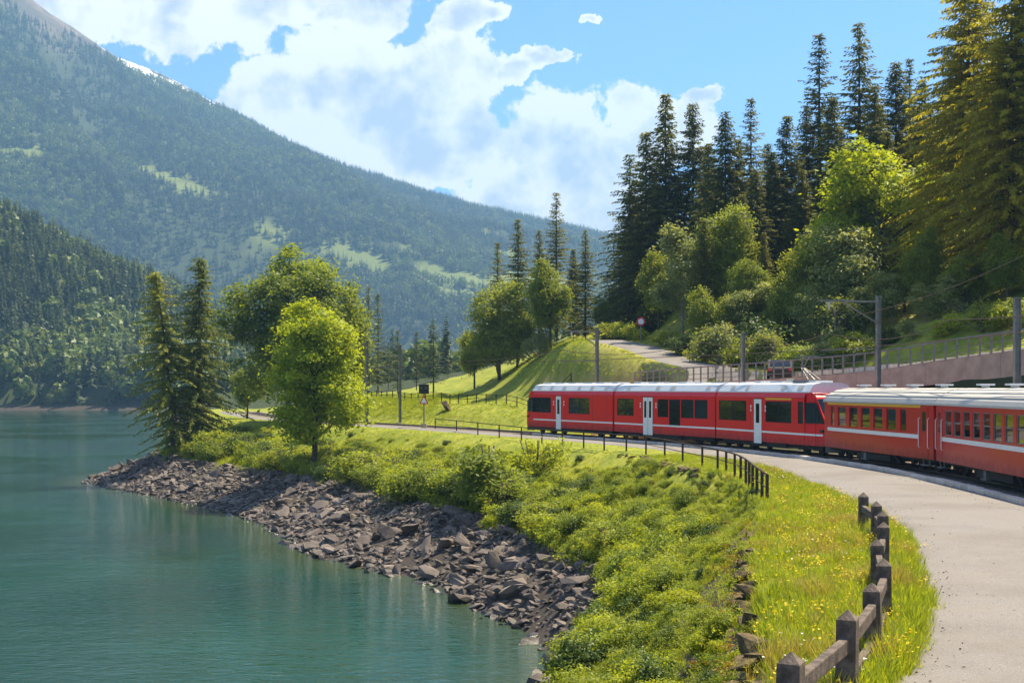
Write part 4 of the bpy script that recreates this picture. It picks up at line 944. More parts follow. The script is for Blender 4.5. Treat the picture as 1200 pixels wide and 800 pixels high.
# ---- trees on the spit
tree_top('larch', 'larch0', 203, 139, 315, 'larch leaning over the rocky point with foliage down to the water', None, 1.25, rz=0)
tree_top('larch', 'larch1', 231, 141, 298, 'tall straight larch with bare dark trunk on the rocky point', None, 1.2, rz=0)
tree_top('maple_tree', 'maple', 369, 113, 349, 'bright yellow green maple on the bank above the rocks', None, 1.0)
tree_top('lime_tree', 'big0', 338, 150, 277, 'large olive green tree standing behind the bright maple', None, 1.1)
tree_top('lime_tree', 'broad1', 402, 152, 332, 'slim olive green tree rising behind the maple beside the pines', None, .7)
tree_top('birch_tree', 'broad2', 290, 165, 420, 'small tree between the larches and the maple', None, .9)
for px, d, ty, w in ((432, 190, 333, .8), (443, 196, 342, .75), (466, 205, 386, .9), (488, 215, 388, .9), (508, 200, 372, 1.1), (455, 230, 400, .9), (525, 235, 415, 1)):
    tree_top('pine_tree', f'pine{rnd.randrange(3)}', px, d, ty, 'slender pine in the grove behind the empty track', 'pines behind the empty track', w)
# ---- grove on the mound's shoulder
for px, d, ty, k in ((583, 172, 282, 'spruceT'), (607, 170, 255, 'spruceU'), (652, 164, 223, 'spruceT'), (632, 168, 268, 'spruceU'), (686, 160, 268, 'spruceU'), (672, 168, 290, 'spruce0')):
    tree_top('spruce_tree', k, px, d, ty, {652: 'tallest thin spruce rising out of the grove on the grass mound', 583: 'short thin spruce behind the rounded light green tree of the mound', 686: 'open branched spruce of the mound grove next to the gravel road crest'}.get(px, 'thin dark spruce in the middle of the grove on the grass mound'), None if px in (652, 583, 686) else 'spruces of the mound grove', 1.05)
for px, d, ty, k, w, lb in ((585, 162, 322, 'broad0', 1.0, 'rounded light green tree on the left shoulder of the grass mound'), (645, 150, 300, 'broad1', .9, 'tall light green tree with visible trunk on top of the grass mound'),
                            (556, 172, 372, 'broad2', .8, 'grey green tree hanging over the left foot of the mound'), (714, 158, 325, 'broad2', .75, 'pale green tree behind the crest of the gravel road'),
                            (632, 150, 381, 'paleshrub0', .9, 'small sunlit bushy tree beside the trunk on the mound'), (606, 164, 345, 'broad2', .8, 'dark green tree between the two light trees on the mound')):
    tree_top('birch_tree', k, px, d, ty, lb, None, w)
# ---- forest on the right hillside
RG = 'spruces of the forest above the road'
SL = {738: 'ragged drooping spruce at the forest corner beside the gravel road crest', 757: 'dark spruce between the ragged corner spruce and the highest of its clump', 780: 'pointed dark spruce, highest of the clump above the gravel road', 812: 'pointed spruce right behind the highest one above the gravel road',
      850: 'broad dark spruce between the gravel road clump and the thin open spruce', 880: 'thin open spruce standing against the sky beside a broad dark one', 922: 'dense spruce below the very tall layered spruce', 960: 'very tall spruce with layered open branches against the sky', 1007: 'tallest sparse spruce of the forest with sky showing through',
      1050: 'spruce behind the bright forest maple beside the tallest sparse spruce', 1066: 'thin spruce between the bright forest maple and the huge larches'}
for px, d, ty, k, w in ((738, 152, 178, 'spruceU', 1.2), (757, 150, 150, 'spruce1', 1.0), (780, 150, 106, 'spruce0', .95), (812, 150, 116, 'spruce2', 1.0), (850, 136, 128, 'spruce3', 1.0), (880, 138, 112, 'spruceT', 1.1),
                        (922, 134, 132, 'spruce1', 1.1), (960, 138, 36, 'spruceT', 1.2), (1007, 140, 24, 'spruceU', 1.2), (1050, 136, 70, 'spruce3', 1.1), (1066, 142, 66, 'spruceT', 1.1), (1030, 146, 120, 'spruce2', 1.1),
                        (985, 144, 150, 'spruce0', 1.1), (900, 150, 165, 'spruce2', 1.2), (835, 150, 190, 'spruce1', 1.3), (795, 150, 210, 'spruce3', 1.4), (940, 128, 195, 'spruce2', 1.0), (870, 126, 225, 'spruce0', 1.1),
                        (1090, 140, 120, 'spruce1', 1.2), (1010, 125, 210, 'spruce3', 1.0), (825, 122, 255, 'spruce1', 1.0), (895, 120, 270, 'spruce0', .95), (1120, 150, 60, 'spruce0', 1.2), (1170, 150, 40, 'spruce2', 1.2), (1215, 145, 60, 'spruce1', 1.2),
                        (765, 160, 200, 'spruce2', 1.3), (745, 158, 235, 'spruce3', 1.3), (905, 132, 175, 'spruce0', 1.0), (975, 132, 110, 'spruce1', 1.0), (1025, 132, 95, 'spruce2', .95), (1080, 130, 90, 'spruce0', 1.0), (990, 130, 170, 'spruce3', 1.0), (945, 140, 120, 'spruce2', .9), (865, 142, 160, 'spruce1', 1.0), (830, 144, 165, 'spruce0', 1.0), (1040, 128, 150, 'spruce1', 1.0), (885, 130, 195, 'spruce3', 1.0), (1055, 120, 230, 'spruce1', 1.0), (1160, 120, 170, 'spruce3', 1.1), (1230, 110, 100, 'spruce0', 1.1), (915, 145, 200, 'spruce3', 1.3), (960, 150, 190, 'spruce1', 1.4), (1000, 155, 170, 'spruce2', 1.4), (860, 156, 200, 'spruce0', 1.4)):
    lb = SL.pop(px, None); tree_top('spruce_tree', k, px, d, ty, lb or 'dark spruce crowded among others in the forest above the railing', None if lb else RG, w)
for px, d, ty, k, w in ((1135, 108, -28, 'weep0', 1.1), (1185, 100, -45, 'weep1', 1.1), (1225, 100, -60, 'weep0', 1.1)):
    tree_top('larch', k, px, d, ty, {1135: 'huge weeping larch with glow gilded needles next to the bright forest maple', 1185: 'huge weeping larch behind the thick mast at the concrete deck wall', 1225: 'huge weeping larch past the thick mast, only its near branches in view'}[px], None, w)
for px, d, ty, k, w, lb in ((1030, 116, 158, 'brightmaple', 1.0, 'bright yellow green maple among the forest spruces'), (1000, 112, 262, 'pale0', 1.0, 'pale rounded tree below the bright forest maple'),
                            (800, 128, 262, 'pale1', .85, 'pale leafy tree at the foot of the first tall spruces'), (850, 124, 232, 'broad0', .8, 'tawny green tree between the dark spruces'),
                            (960, 110, 330, 'pale1', .9, 'pale bushy tree behind the railing left of the bracketed mast'), (1045, 106, 318, 'pale0', .95, 'white blooming tree just above the railing'),
                            (1090, 104, 262, 'broad1', .8, 'tall mid green tree beside the weeping larches'), (925, 114, 300, 'broad2', .8, 'mid green tree rising above the parked car')):
    tree_top('birch_tree', k, px, d, ty, lb, None, w)
for px, d, ty, k in ((845, 108, 370, 'paleshrub0'), (905, 104, 385, 'paleshrub1'), (872, 106, 395, 'shrub0'), (935, 102, 395, 'shrub1'), (965, 100, 390, 'paleshrub0'), (1000, 98, 385, 'shrub2'), (800, 114, 388, 'shrub3'), (825, 110, 392, 'shrub1'), (1070, 96, 372, 'paleshrub1'),
                     (1110, 94, 360, 'shrub4'), (1150, 92, 352, 'shrub0'), (778, 122, 384, 'shrub2'), (1035, 98, 376, 'shrub3'), (1190, 90, 345, 'shrub2'), (740, 134, 372, 'shrub4'), (720, 136, 375, 'shrub2'), (885, 110, 365, 'shrub3'), (980, 106, 345, 'paleshrub1'), (1120, 100, 315, 'paleshrub0')):
    tree_top('shrub', k, px, d, ty, 'leafy bush at the forest foot beside the road', 'bushes at the forest foot', 1.1, crown='foliage', cat='shrub')

for px, d, ty, k, w, lb in ((772, 136, 290, 'broad1', .9, None), (880, 118, 300, 'broad0', .95, None), (905, 116, 330, 'pale1', 1.2, None), (830, 116, 318, 'broad2', .9, None), (985, 116, 300, 'broad1', 1.0, None),
                            (1060, 112, 285, 'broad0', 1.1, None), (1130, 100, 285, 'broad2', 1.1, None), (1180, 96, 270, 'broad1', 1.1, None), (1015, 108, 335, 'pale0', 1.1, None), (1085, 102, 330, 'pale1', 1.2, None), (945, 118, 275, 'broad0', .9, None),
                            (1070, 124, 190, 'broad1', 1.2, None), (980, 126, 240, 'broad2', 1.1, None), (865, 116, 340, 'pale0', 1.0, None)):
    tree_top('birch_tree', k, px, d, ty, 'leafy green tree filling the forest edge among the spruces', 'leafy trees of the forest edge', w)
# ---- shrubs of the lake bank
def in_bank(p): 
    P = np.array([p]); return (not inside(P, LAKE)[0]) and (not inside(P, TOPP)[0])
g = np.random.default_rng(3); n = 0; placed = []
cand = np.c_[g.uniform(-42, 10, 9000), g.uniform(24, 160, 9000)]
cand = cand[(~inside(cand, LAKE)) & (~inside(cand, TOPP))]
cw_, _, _ = pdist(cand, LAKE, True); ce_, _, _ = pdist(cand, EDGE)
u_ = 600 + cand[:, 0] / cand[:, 1] * F
ok = (u_ > 225) & (u_ < 900) & (cw_ > np.minimum(6.6, np.interp(cand[:, 1], [40, 58], [.31, .44]) * (cw_ + ce_))) & (ce_ > .9)
SB = 'shrubs on the lake bank'
cz_ = hfun(cand)
for (x, y), w_, e_, z_, u1 in zip(cand[ok], cw_[ok], ce_[ok], cz_[ok], u_[ok]):
    if y < 22 or n >= 280: continue
    sp = 1.35 if w_ < 13 else 2.0
    if u1 < 330 and g.random() < .6: continue
    if any((x - a) ** 2 + (y - b) ** 2 < sp * sp for a, b in placed): continue
    hmax = 3.0 if w_ < 15 else 2.0
    hmax = min(hmax, .3 + .26 * e_)
    if y < 36: hmax = min(hmax, 1.0)
    placed.append((x, y)); n += 1
    zone = ('leafy shrub on the bank under the bright maple', 'shrubs round the maple') if u1 < 430 and y > 95 else ('leafy shrub along the upper edge of the shore rocks', 'shrubs above the shore rocks') if w_ < 10.5 else ('low shrub just below the iron railing', 'shrubs below the iron railing') if e_ < 5 and y > 42 else ('small bush on the bank below the mossy stone wall', 'bushes below the mossy wall') if y < 42 else ('leafy green shrub halfway up the lake bank', SB)
    tree('shrub', f'shrub{g.integers(5)}', (x, y), g.uniform(.55, 1.1) * hmax, zone[0], zone[1], g.uniform(.9, 1.5), z_ - .1, 'foliage', 'shrub')
tree_top('shrub', 'coneshrub0', 573, 78, 500, 'dark upright cone shaped bush at the top of the bank', None, 1.3, crown='foliage', cat='shrub')
tree_top('shrub', 'coneshrub1', 478, 90, 575, 'dense dark bush above the rocks below the signal', None, 1.4, crown='foliage', cat='shrub')
tree_top('shrub', 'shrub4', 628, 82, 503, 'yellow green bush reaching up to the iron railing', None, 1.0, crown='foliage', cat='shrub')

# ---- shore rocks
def rockmesh(seed, fl=.5):
    g = np.random.default_rng(seed); b = bmesh.new()
    pts = unit(g.normal(0, 1, (15, 3))) * g.uniform(.75, 1.05, (15, 1)) * np.array([1, g.uniform(.55, .9), g.uniform(.28, .55)])
    for q in pts: b.verts.new(q)
    r_ = bmesh.ops.convex_hull(b, input=b.verts); bmesh.ops.delete(b, geom=[v for v in b.verts if not v.link_faces], context='VERTS')
    me = bpy.data.meshes.new('rock'); b.to_mesh(me); b.free(); me.materials.append(MAT['stone']); return me
RM = [rockmesh(100 + i) for i in range(10)]
g = np.random.default_rng(8)
cand = np.c_[g.uniform(-44, 6, 90000), g.uniform(36, 150, 90000)]
cand = cand[(~inside(cand, TOPP))]
il = inside(cand, LAKE); dw_ = pdist(cand, LAKE, True)[0]; de_ = pdist(cand, EDGE)[0]
lim = np.minimum(6.4, np.interp(cand[:, 1], [40, 58], [.32, .46]) * (dw_ + de_)) + fbm(cand[:, 0] * .3, cand[:, 1] * .3) * 3
ok = ((~il) & (dw_ < lim)) | (il & (dw_ < .7))
cand = cand[ok]; cand = cand[:15000]
cz_ = hfun(cand); size = np.clip(g.lognormal(-1.85, .62, len(cand)), .08, .95)
vis = size / cand[:, 1]; order = np.argsort(-vis)
rots = np.c_[g.normal(0, .35, len(cand)), g.normal(0, .35, len(cand)), g.uniform(0, 6.28, len(cand))]
for k in order[:300]:
    o = ob('rock', RM[k % 10], terrain); put(o, (*cand[k], cz_[k] + size[k] * .12), tuple(rots[k]), size[k])
rest = order[300:]

# ---- geometry-node scatter for what nobody could count
def scatter(name, P, rot, scl, meshes, parent=None, idx=None, seed=0):
    me = bpy.data.meshes.new(name); me.vertices.add(len(P)); me.vertices.foreach_set('co', np.asarray(P, np.float32).ravel())
    a = me.attributes.new('rot', 'FLOAT_VECTOR', 'POINT'); a.data.foreach_set('vector', np.asarray(rot, np.float32).ravel())
    a = me.attributes.new('scl', 'FLOAT', 'POINT'); a.data.foreach_set('value', np.asarray(scl, np.float32))
    if idx is None: idx = np.random.default_rng(seed).integers(0, len(meshes), len(P))
    a = me.attributes.new('idx', 'INT', 'POINT'); a.data.foreach_set('value', np.asarray(idx, np.int32))
    col = bpy.data.collections.new(name + '_pieces')
    for i, q in enumerate(meshes): col.objects.link(bpy.data.objects.new(f'{name}_piece_{i:02d}', q))
    gt_ = bpy.data.node_groups.new(name, 'GeometryNodeTree')
    gt_.interface.new_socket('Geometry', in_out='INPUT', socket_type='NodeSocketGeometry'); gt_.interface.new_socket('Geometry', in_out='OUTPUT', socket_type='NodeSocketGeometry')
    gi = gt_.nodes.new('NodeGroupInput'); go = gt_.nodes.new('NodeGroupOutput'); ci = gt_.nodes.new('GeometryNodeCollectionInfo'); ip_ = gt_.nodes.new('GeometryNodeInstanceOnPoints')
    ci.inputs[0].default_value = col; ci.inputs[1].default_value = True; ci.inputs[2].default_value = True
    def na(n_, dt):
        q = gt_.nodes.new('GeometryNodeInputNamedAttribute'); q.data_type = dt; q.inputs[0].default_value = n_; return [o for o in q.outputs if o.enabled and o.name == 'Attribute'][0]
    L = gt_.links.new
    L(gi.outputs[0], ip_.inputs['Points']); L(ci.outputs[0], ip_.inputs['Instance']); ip_.inputs['Pick Instance'].default_value = True
    L(na('idx', 'INT'), ip_.inputs['Instance Index']); L(na('rot', 'FLOAT_VECTOR'), ip_.inputs['Rotation']); L(na('scl', 'FLOAT'), ip_.inputs['Scale']); L(ip_.outputs[0], go.inputs[0])
    o = ob(name, me, parent); md = o.modifiers.new('scatter', 'NODES'); md.node_group = gt_
    return o
tag(scatter('rubble', np.c_[cand[rest], cz_[rest] + size[rest] * .1], rots[rest], size[rest], RM, terrain, rest % 10), kind='stuff')

# ---- mossy dry stone walls on the edge of the bank
def stone_wall(y0, y1, label, hgt, n, seed):
    g = np.random.default_rng(seed); e = EDGE[(EDGE[:, 1] > y0) & (EDGE[:, 1] < y1)]; es = np.r_[0, np.cumsum(np.linalg.norm(np.diff(e, axis=0), axis=1))]
    r_ = thing('dry_stone_wall', (*e[len(e) // 2], -.2), 0, label, 'stone wall'); o0 = np.array([*e[len(e) // 2], -.2])
    for k in range(n):
        s = es[-1] * (k + g.random()) / n; row = g.random(); p = np.array([np.interp(s, es, e[:, 0]), np.interp(s, es, e[:, 1])])
        q = np.array([-.1 - .55 * row + g.normal(0, .08), g.normal(0, .08)]); z_ = -.15 - hgt * row
        o = ob('stone', WM[int(g.integers(len(WM)))], r_); put(o, np.array([*(p + q), z_]) - o0, (g.normal(0, .3), g.normal(0, .3), g.uniform(0, 6.28)), g.uniform(.18, .42))
    return r_
WM = []
for q in RM[:6]: c_ = q.copy(); c_.materials.clear(); c_.materials.append(MAT['mossy']); c_.name = 'stone'; WM.append(c_)
stone_wall(14, 40, 'mossy dry stone wall below the wooden fence with orange moss', 1.3, 240, 4)
stone_wall(58, 82, 'dark stone wall under the iron railing above the shrubs', 1.3, 110, 5)
bp = at(524, 141); bo = ob('boulder', RM[3].copy()); bo.data.materials.clear(); bo.data.materials.append(MAT['mossy']); put(bo, (*bp, zt(*bp) + .3), (.3, .9, .4), (1.6, 1.0, 1.0)); tag(bo, 'dark brown boulder on the grassy bank beyond the empty track', 'boulder')

# ---- grass, herbs and flowers
def tuft(seed, n, h, w, spread, mat, bend=.5):
    g = np.random.default_rng(seed); V, Fc = [], []
    for i in range(n):
        a = g.uniform(0, 6.28); r_ = spread * g.random() ** .5; b = np.array([r_ * math.cos(a), r_ * math.sin(a), -.03]); hh = h * g.uniform(.5, 1.1); d = np.array([math.cos(a + g.normal(0, .8)), math.sin(a + g.normal(0, .8)), 0]); s = np.array([-d[1], d[0], 0]) * w * g.uniform(.7, 1.3)
        m1 = b + d * bend * hh * .25 + [0, 0, hh * .6]; t1 = b + d * bend * hh * .8 + [0, 0, hh]; o = len(V); V += [b - s, b + s, m1 + s * .8, m1 - s * .8, t1]; Fc += [[o, o + 1, o + 2, o + 3], [o + 3, o + 2, o + 4]]
    return mesh_of('tuft', V, Fc, mat)
def herb(seed, n, h, ls, spread, mat):
    g = np.random.default_rng(seed); C_ = g.normal(0, 1, (n, 3)) * [spread, spread, 0]; C_[:, 2] = h * g.random(n) ** .7
    C_[:, :2] *= (1.1 - .6 * C_[:, 2:3] / h); nn = unit(g.normal(0, .6, (n, 3)) + [0, 0, 1]); a = unit(np.cross(nn, g.normal(0, 1, (n, 3)))); b = np.cross(nn, a); l_ = ls * g.uniform(.5, 1.3, (n, 1))
    return mesh_of('herb', *cards(C_, a * l_, b * l_ * .5), mat)
def flower(seed, h, pm, n=5, r_=.03):
    g = np.random.default_rng(seed); V, Fc = [], []; 
    for i in range(n):
        x, y = g.normal(0, .13, 2); hh = h * g.uniform(.6, 1.1); k = 6; o = len(V); V += [(x, y, hh)] + [(x + r_ * math.cos(6.283 * q / k), y + r_ * math.sin(6.283 * q / k), hh + .008 + g.normal(0, .008)) for q in range(k)]
        Fc += [[o, o + 1 + q, o + 1 + (q + 1) % k] for q in range(k)]
    return mesh_of('flower', V, Fc, pm)
GRS = [tuft(1, 16, .34, .007, .12, L_GRASS), tuft(2, 14, .45, .007, .13, L_GRASS), tuft(3, 14, .28, .008, .12, L_GRASS), tuft(4, 12, .5, .006, .12, L_DRY)]
BIGT = [tuft(5, 34, .55, .016, .35, L_GRASS), tuft(6, 30, .7, .016, .35, L_GRASS), tuft(7, 30, .45, .018, .4, L_HERB)]
HRB = [herb(1, 60, .40, .05, .22, L_HERB), herb(2, 70, .55, .06, .25, L_SHRUB), herb(3, 50, .3, .07, .24, L_HERB), herb(4, 50, .7, .05, .2, L_SHRUB), tuft(8, 26, .6, .011, .2, L_GRASS), tuft(9, 26, .8, .010, .22, L_HERB), tuft(10, 18, .7, .007, .2, L_DRY), herb(5, 60, .6, .06, .24, L_DEEP)]
FLW = [flower(1, .36, PETAL, 8, .02), flower(2, .3, PETAL, 6, .024), flower(3, .42, PETALW, 5, .025)]
g = np.random.default_rng(21)
def region(n, x0, x1, y0, y1): return np.c_[g.uniform(x0, x1, n), g.uniform(y0, y1, n)]
def rz3(n, tl=.15): return np.c_[g.normal(0, tl, n), g.normal(0, tl, n), g.uniform(0, 6.28, n)]
def pathfree(P):
    d_, sd_, par = pdist(P, TRc); t_ = np.where(sd_ > 0, d_, -d_); s_ = np.interp(par, np.arange(len(TRc)), TS[::6][:len(TRc)]); w = PL(s_)
    ragged = .28 * (g.random(len(P)) ** 2)
    return (t_ > w - ragged) , t_
# meadow strip between path and bank edge
P = region(190000, -1, 14, 9, 76); k, t_ = pathfree(P); top_ = inside(P + np.c_[.7 * fbm(P[:, 0] * 1.3, P[:, 1] * 1.3, 3) * 2 + g.normal(0, .12, len(P)), np.zeros(len(P))], TOPP); u_ = 600 + P[:, 0] / P[:, 1] * F
k &= top_ & (u_ > 640) & (u_ < 1210); P = P[k]; keep = g.random(len(P)) < np.clip(26 / P[:, 1], .3, 1); P = P[keep]
z_ = hfun(P); dfe = pdist(P, np.array(wp))[0]
sc_ = g.uniform(.45, 1.15, len(P)) * (.75 + .25 * (dfe < .5)) * np.clip(1.25 - P[:, 1] / 80, .5, 1); _, t_ = pathfree(P); sc_ *= np.clip((t_ - 5) * .9, .45, 1)
patch = fbm(P[:, 0] * .6, P[:, 1] * .6) + g.normal(0, .12, len(P))
tag(scatter('meadow_grass', np.c_[P, z_], rz3(len(P)), sc_, GRS, None, np.where(patch > .22, 3, g.integers(0, 3, len(P)))), 'bright green meadow grass around the wooden fence', 'grass', None, 'stuff')
fk = (patch > -.02) & (g.random(len(P)) < .022); 
tag(scatter('meadow_flowers', np.c_[P[fk], z_[fk]], rz3(fk.sum(), .08), g.uniform(.7, 1.15, fk.sum()), FLW, None, np.where(g.random(fk.sum()) < .08, 2, g.integers(0, 2, fk.sum()))), 'yellow wildflowers in the meadow grass by the wooden fence', 'wildflowers', None, 'stuff')
# loose stones on the path
sP = g.uniform(22, 80, 1800); tP = np.array([np.where(g.random() < .6, g.choice([2.75, PL(s_) - .25]) + g.normal(0, .22), g.uniform(2.7, PL(s_))) for s_ in sP]); Q = np.array([trk(s_, t_) for s_, t_ in zip(sP, tP)])
tag(scatter('loose_stones', np.c_[Q, np.full(len(Q), -.035)], rz3(len(Q), .3), np.clip(g.lognormal(-4.3, .45, len(Q)), .006, .032), RM), 'loose small stones lying on the gravel path', 'gravel', None, 'stuff')
# bank herbs
P = region(170000, -10, 10, 16, 75); k = (~inside(P, LAKE)) & (~inside(P, TOPP)); P = P[k]; dw_ = pdist(P, LAKE, True)[0]; de_ = pdist(P, EDGE)[0]
u_ = 600 + P[:, 0] / P[:, 1] * F; k = (dw_ > np.minimum(6.1, np.interp(P[:, 1], [40, 58], [.30, .43]) * (dw_ + de_)) + g.normal(0, .4, len(P))) & (u_ > 380) & (u_ < 960) & ~((de_ < 1.6) & (P[:, 1] < 42) & (g.random(len(P)) < .8)) & ~((de_ < 2.2) & (P[:, 1] > 56) & (g.random(len(P)) < .6)) & (g.random(len(P)) < np.clip(30 / P[:, 1], .25, 1)); P = P[k]; z_ = hfun(P)
cl = fbm(P[:, 0] * .5, P[:, 1] * .5) * 2.2 + g.normal(0, .25, len(P)); idx = np.clip(np.floor((cl + .8) * 5), 0, 7).astype(int)
tag(scatter('bank_herbs', np.c_[P, z_ - .02], rz3(len(P), .25), g.uniform(.45, 1.0, len(P)) * np.clip(P[:, 1] / 38, .85, 1.2) * np.clip(.3 + .22 * de_[k], .3, 1) * np.clip(.75 + 1.1 * fbm(P[:, 0] * .8 + 9, P[:, 1] * .8), .35, 1.6), HRB, None, idx), 'dense leafy herbs and tall grass covering the lake bank', 'undergrowth', None, 'stuff')
qk = (g.random(len(P)) < .055); Pq, zq = P[qk], z_[qk]; dq = pdist(Pq, EDGE)[0]; lump = np.clip(1 + 1.6 * fbm(Pq[:, 0] * .45 + 3, Pq[:, 1] * .45), .45, 1.7)
tag(scatter('undergrowth', np.c_[Pq, zq - .1], rz3(len(Pq), .2), g.uniform(.26, .62, len(Pq)) * np.clip(.35 + .2 * dq, .35, 1) * lump, [PROTO[f'shrub{i}'][1] for i in range(5)]), 'knee high leafy bushes crowding the lake bank', 'undergrowth', None, 'stuff')
# coarse grass farther off: bank, mound, verge of the empty track
P = region(120000, -45, 22, 66, 175); ink_ = inside(P, LAKE); dw_ = pdist(P, LAKE, True)[0]; d_, sd_, _ = pdist(P, TRc); t_ = np.where(sd_ > 0, d_, -d_); rgx = pdist(P, GR[:, :2])[0]
rd = pdist(P, RE[:, :2]); topq = inside(P, TOPP)
k = (~ink_) & ((dw_ > 7.2) | topq) & ((t_ > 5.2) | (t_ < -2.8)) & (rgx > 2.0) & ~((P[:, 0] > 14) & (P[:, 1] < 96)) & ~((P[:, 0] > 10) & (P[:, 1] < 90)); P = P[k]; P = P[(g.random(len(P)) < .45) | (P[:, 0] < -6)]; P = P[:46000]; z_ = hfun(P)
un = (600 + P[:, 0] / P[:, 1] * F); vv = HY - (z_ - HC) / P[:, 1] * F
dryk = (P[:, 0] > -6) & (np.abs(vv - (452 - .02 * (un - 600))) < 9) & (P[:, 1] > 98)
P, z_ = P[~dryk], z_[~dryk]; d_, sd_, _ = pdist(P, TRc); t_ = np.where(sd_ > 0, d_, -d_); de_ = pdist(P, EDGE)[0]; tq = inside(P, TOPP)
gs = np.where(tq & (t_ > 0), .16, np.where(~tq, np.clip(.16 + .1 * de_, .16, 1), np.where(P[:, 0] > -8, .32, np.clip(.25 + .08 * (-t_ - 2.8), .25, .8))))
tag(scatter('rough_grass', np.c_[P, z_ - .03], rz3(len(P), .2), g.uniform(.5, 1.15, len(P)) * gs, BIGT), 'rough sunlit grass on the mound and along the empty track', 'grass', None, 'stuff')
# orange moss tufts on the stone wall
e = EDGE[(EDGE[:, 1] > 14) & (EDGE[:, 1] < 42)]; q = e[g.integers(0, len(e) - 1, 500)] + g.normal(0, .35, (500, 2)) - [.2, 0]
tag(scatter('wall_moss', np.c_[q, -.15 - .8 * g.random(500)], rz3(500, .5), g.uniform(.3, .7, 500), [herb(11, 40, .18, .04, .16, L_MOSS), herb(12, 40, .25, .04, .2, L_HERB)]), 'orange moss and weeds hanging on the dry stone wall', 'moss', None, 'stuff')

# ------------------------------------------------------------------ far woods
def lowcon(seed, h, w, mat, n=9):
    g = np.random.default_rng(seed); C_, A_, B_ = [], [], []
    for z_ in np.linspace(.06, .97, n * 3):
        r_ = w * (1 - z_) ** .85
        for k in range(5):
            a = g.uniform(0, 6.28); d = np.array([math.cos(a), math.sin(a), -.55]); ln = (r_ * g.uniform(.6, 1.15) + .02) * .5; C_.append(np.array([0, 0, z_]) + d * ln); A_.append(d * ln); B_.append(np.array([-math.sin(a), math.cos(a), g.normal(0, .3)]) * (ln * .55 + .006))
    V, Q = cards(np.array(C_), np.array(A_), np.array(B_)); return mesh_of('conifer', V * h, Q, mat)
def lowbro(seed, h, w, mat, n=170):
    g = np.random.default_rng(seed); v = unit(g.normal(0, 1, (n, 3))) * g.uniform(.55, 1, (n, 1)) * [w, w, .45] + [0, 0, .52]; nn = unit(v - [0, 0, .5] + g.normal(0, .2, (n, 3))); a = unit(np.cross(nn, g.normal(0, 1, (n, 3)))); b = np.cross(nn, a); l_ = .10 * g.uniform(.6, 1.4, (n, 1))
    V, Q = cards(v, a * l_, b * l_ * .8); return mesh_of('broadleaf', V * h, Q, mat)
FC = [lowcon(i, 17, .2 + .02 * i, L_HILL) for i in range(4)] + [lowbro(i, 13, .38, L_FARB) for i in range(2)]
g = np.random.default_rng(77)
P = region(9000, -420, -60, 588, 900); dl = pdist(P, LAKE, True)[0]; k = (~inside(P, LAKE)) & (dl > 7); P = P[k][:4600]; z_ = hfun(P)
mixn = fbm(P[:, 0] * .02, P[:, 1] * .02) + g.normal(0, .13, len(P)); idx = np.where(mixn > .13, 4 + g.integers(0, 2, len(P)), g.integers(0, 4, len(P)))
fr_ = np.argsort(dl[k][:len(P)])[:45]; rest_ = np.setdiff1d(np.arange(len(P)), fr_)
sc_ = g.uniform(.6, 1.2, len(P))
tag(scatter('lakeside_wood', np.c_[P, z_ - .3][rest_], rz3(len(rest_), .03), sc_[rest_], FC, None, idx[rest_]), 'mixed wood covering the hill across the lake', 'wood', None, 'stuff')
for q in fr_:
    con = idx[q] < 4
    o = ob('conifer_tree' if con else 'broadleaf_tree', FC[idx[q]]); put(o, (*P[q], z_[q] - .3), (0, 0, g.uniform(0, 6.28)), sc_[q])
    tag(o, 'conifer in the front row of the wood on the far shore' if con else 'light green broadleaf tree in the front row on the far shore', 'tree', 'front row conifers of the far shore' if con else 'front row broadleaf trees of the far shore')
for px in (50, 61):
    p_ = at(px, 586.0); p_[1] = 596; tree('shrub', 'paleshrub1', p_, 6.5 if px > 55 else 5, 'pale round bush on the stony far shore', 'bushes on the far shore', 1.0, None, 'foliage', 'shrub')
P = np.c_[g.uniform(-330, 330, 6000), g.uniform(300, 1500, 6000)]; dl = pdist(P, LAKE, True)[0]; k = (~inside(P, LAKE)) & (dl > 5) & (np.abs(P[:, 0]) < .45 * P[:, 1] + 20) & ~((P[:, 0] < -60) & (P[:, 1] > 560)); P = P[k]; z_ = hfun(P)
op = fbm(P[:, 0] * .012, P[:, 1] * .012) + g.normal(0, .06, len(P)); k = op > -.12; P, z_ = P[k], z_[k]
idx = np.where(g.random(len(P)) < .55, 4 + g.integers(0, 2, len(P)), g.integers(0, 4, len(P)))
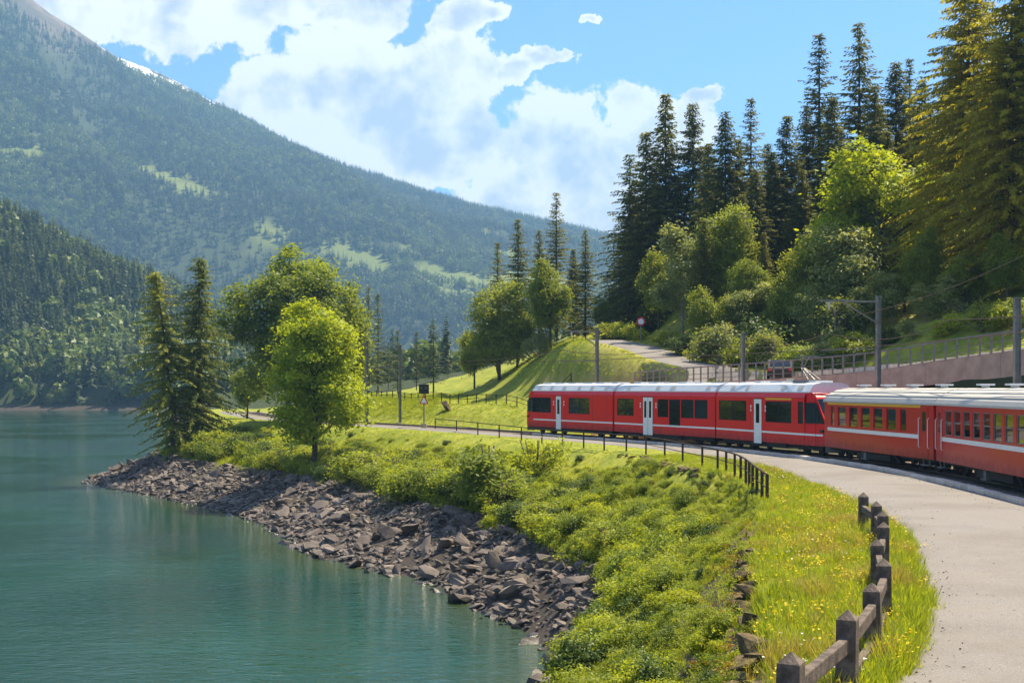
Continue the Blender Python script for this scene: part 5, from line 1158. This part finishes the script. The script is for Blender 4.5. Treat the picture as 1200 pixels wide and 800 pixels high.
tag(scatter('valley_wood', np.c_[P, z_ - .3], rz3(len(P), .03), g.uniform(.5, 1.05, len(P)), FC, None, idx), 'pale green wood on the valley floor behind the pines', 'wood', None, 'stuff')
# mountain forest
P = np.c_[g.uniform(-1500, 1500, 330000), g.uniform(1100, 4300, 330000)]; u_ = 600 + P[:, 0] / P[:, 1] * F; k = (u_ > -90) & (u_ < 830); P = P[k]
dm_, sm_, pm_2 = pdist(P, RID[:, :2]); k = sm_ < 60000; P = P[k]; z_ = hfun(P); mm = meadow_mask(P, z_)
dn = fbm(P[:, 0] * .004, P[:, 1] * .004, 4) + g.normal(0, .1, len(P)); k = (mm < g.uniform(.12, .75, len(P))) & (z_ > 6) & (z_ < 3000) & (pdist(P, RID[:, :2])[0] > np.interp(600 + P[:, 0] / P[:, 1] * F, [-100, 60, 150, 250, 330], [420, 280, 200, 130, 12]) * g.uniform(.5, 1.1, len(P))) & (dn > -.17 + .1 * sst(z_, 300, 600)); P, z_, dn = P[k], z_[k], dn[k]
P, z_, dn = P[:110000], z_[:110000], dn[:110000]
FM = [lowcon(30 + i, 17, .24, L_FAR, 4) for i in range(3)] + [lowbro(40, 13, .42, L_FARB, 50)]
idx = np.where((dn > .1) & (g.random(len(P)) < .6), 3, g.integers(0, 3, len(P)))
tag(scatter('mountain_forest', np.c_[P, z_ - .5], rz3(len(P), .03), g.uniform(.6, 1.25, len(P)), FM, None, idx), 'conifer forest clothing the great mountainside', 'forest', None, 'stuff')

# ------------------------------------------------------------------ air
zmax = float(GZ.max()) + 30
hz = MB().box(gx[0] - 20, gx[-1] + 20, gy[0] - 20, gy[-1] + 20, float(GZ.min()) - 1.0, zmax)
hm_, t, out = newmat('haze_air'); pv = N(t, 'ShaderNodeVolumePrincipled'); pv.inputs['Color'].default_value = (.32, .62, 1.0, 1); pv.inputs['Density'].default_value = .00017; pv.inputs['Anisotropy'].default_value = .15
t.links.new(pv.outputs[0], out.inputs['Volume'])
o = hz.build('haze', hm_); tag(o, kind='stuff')
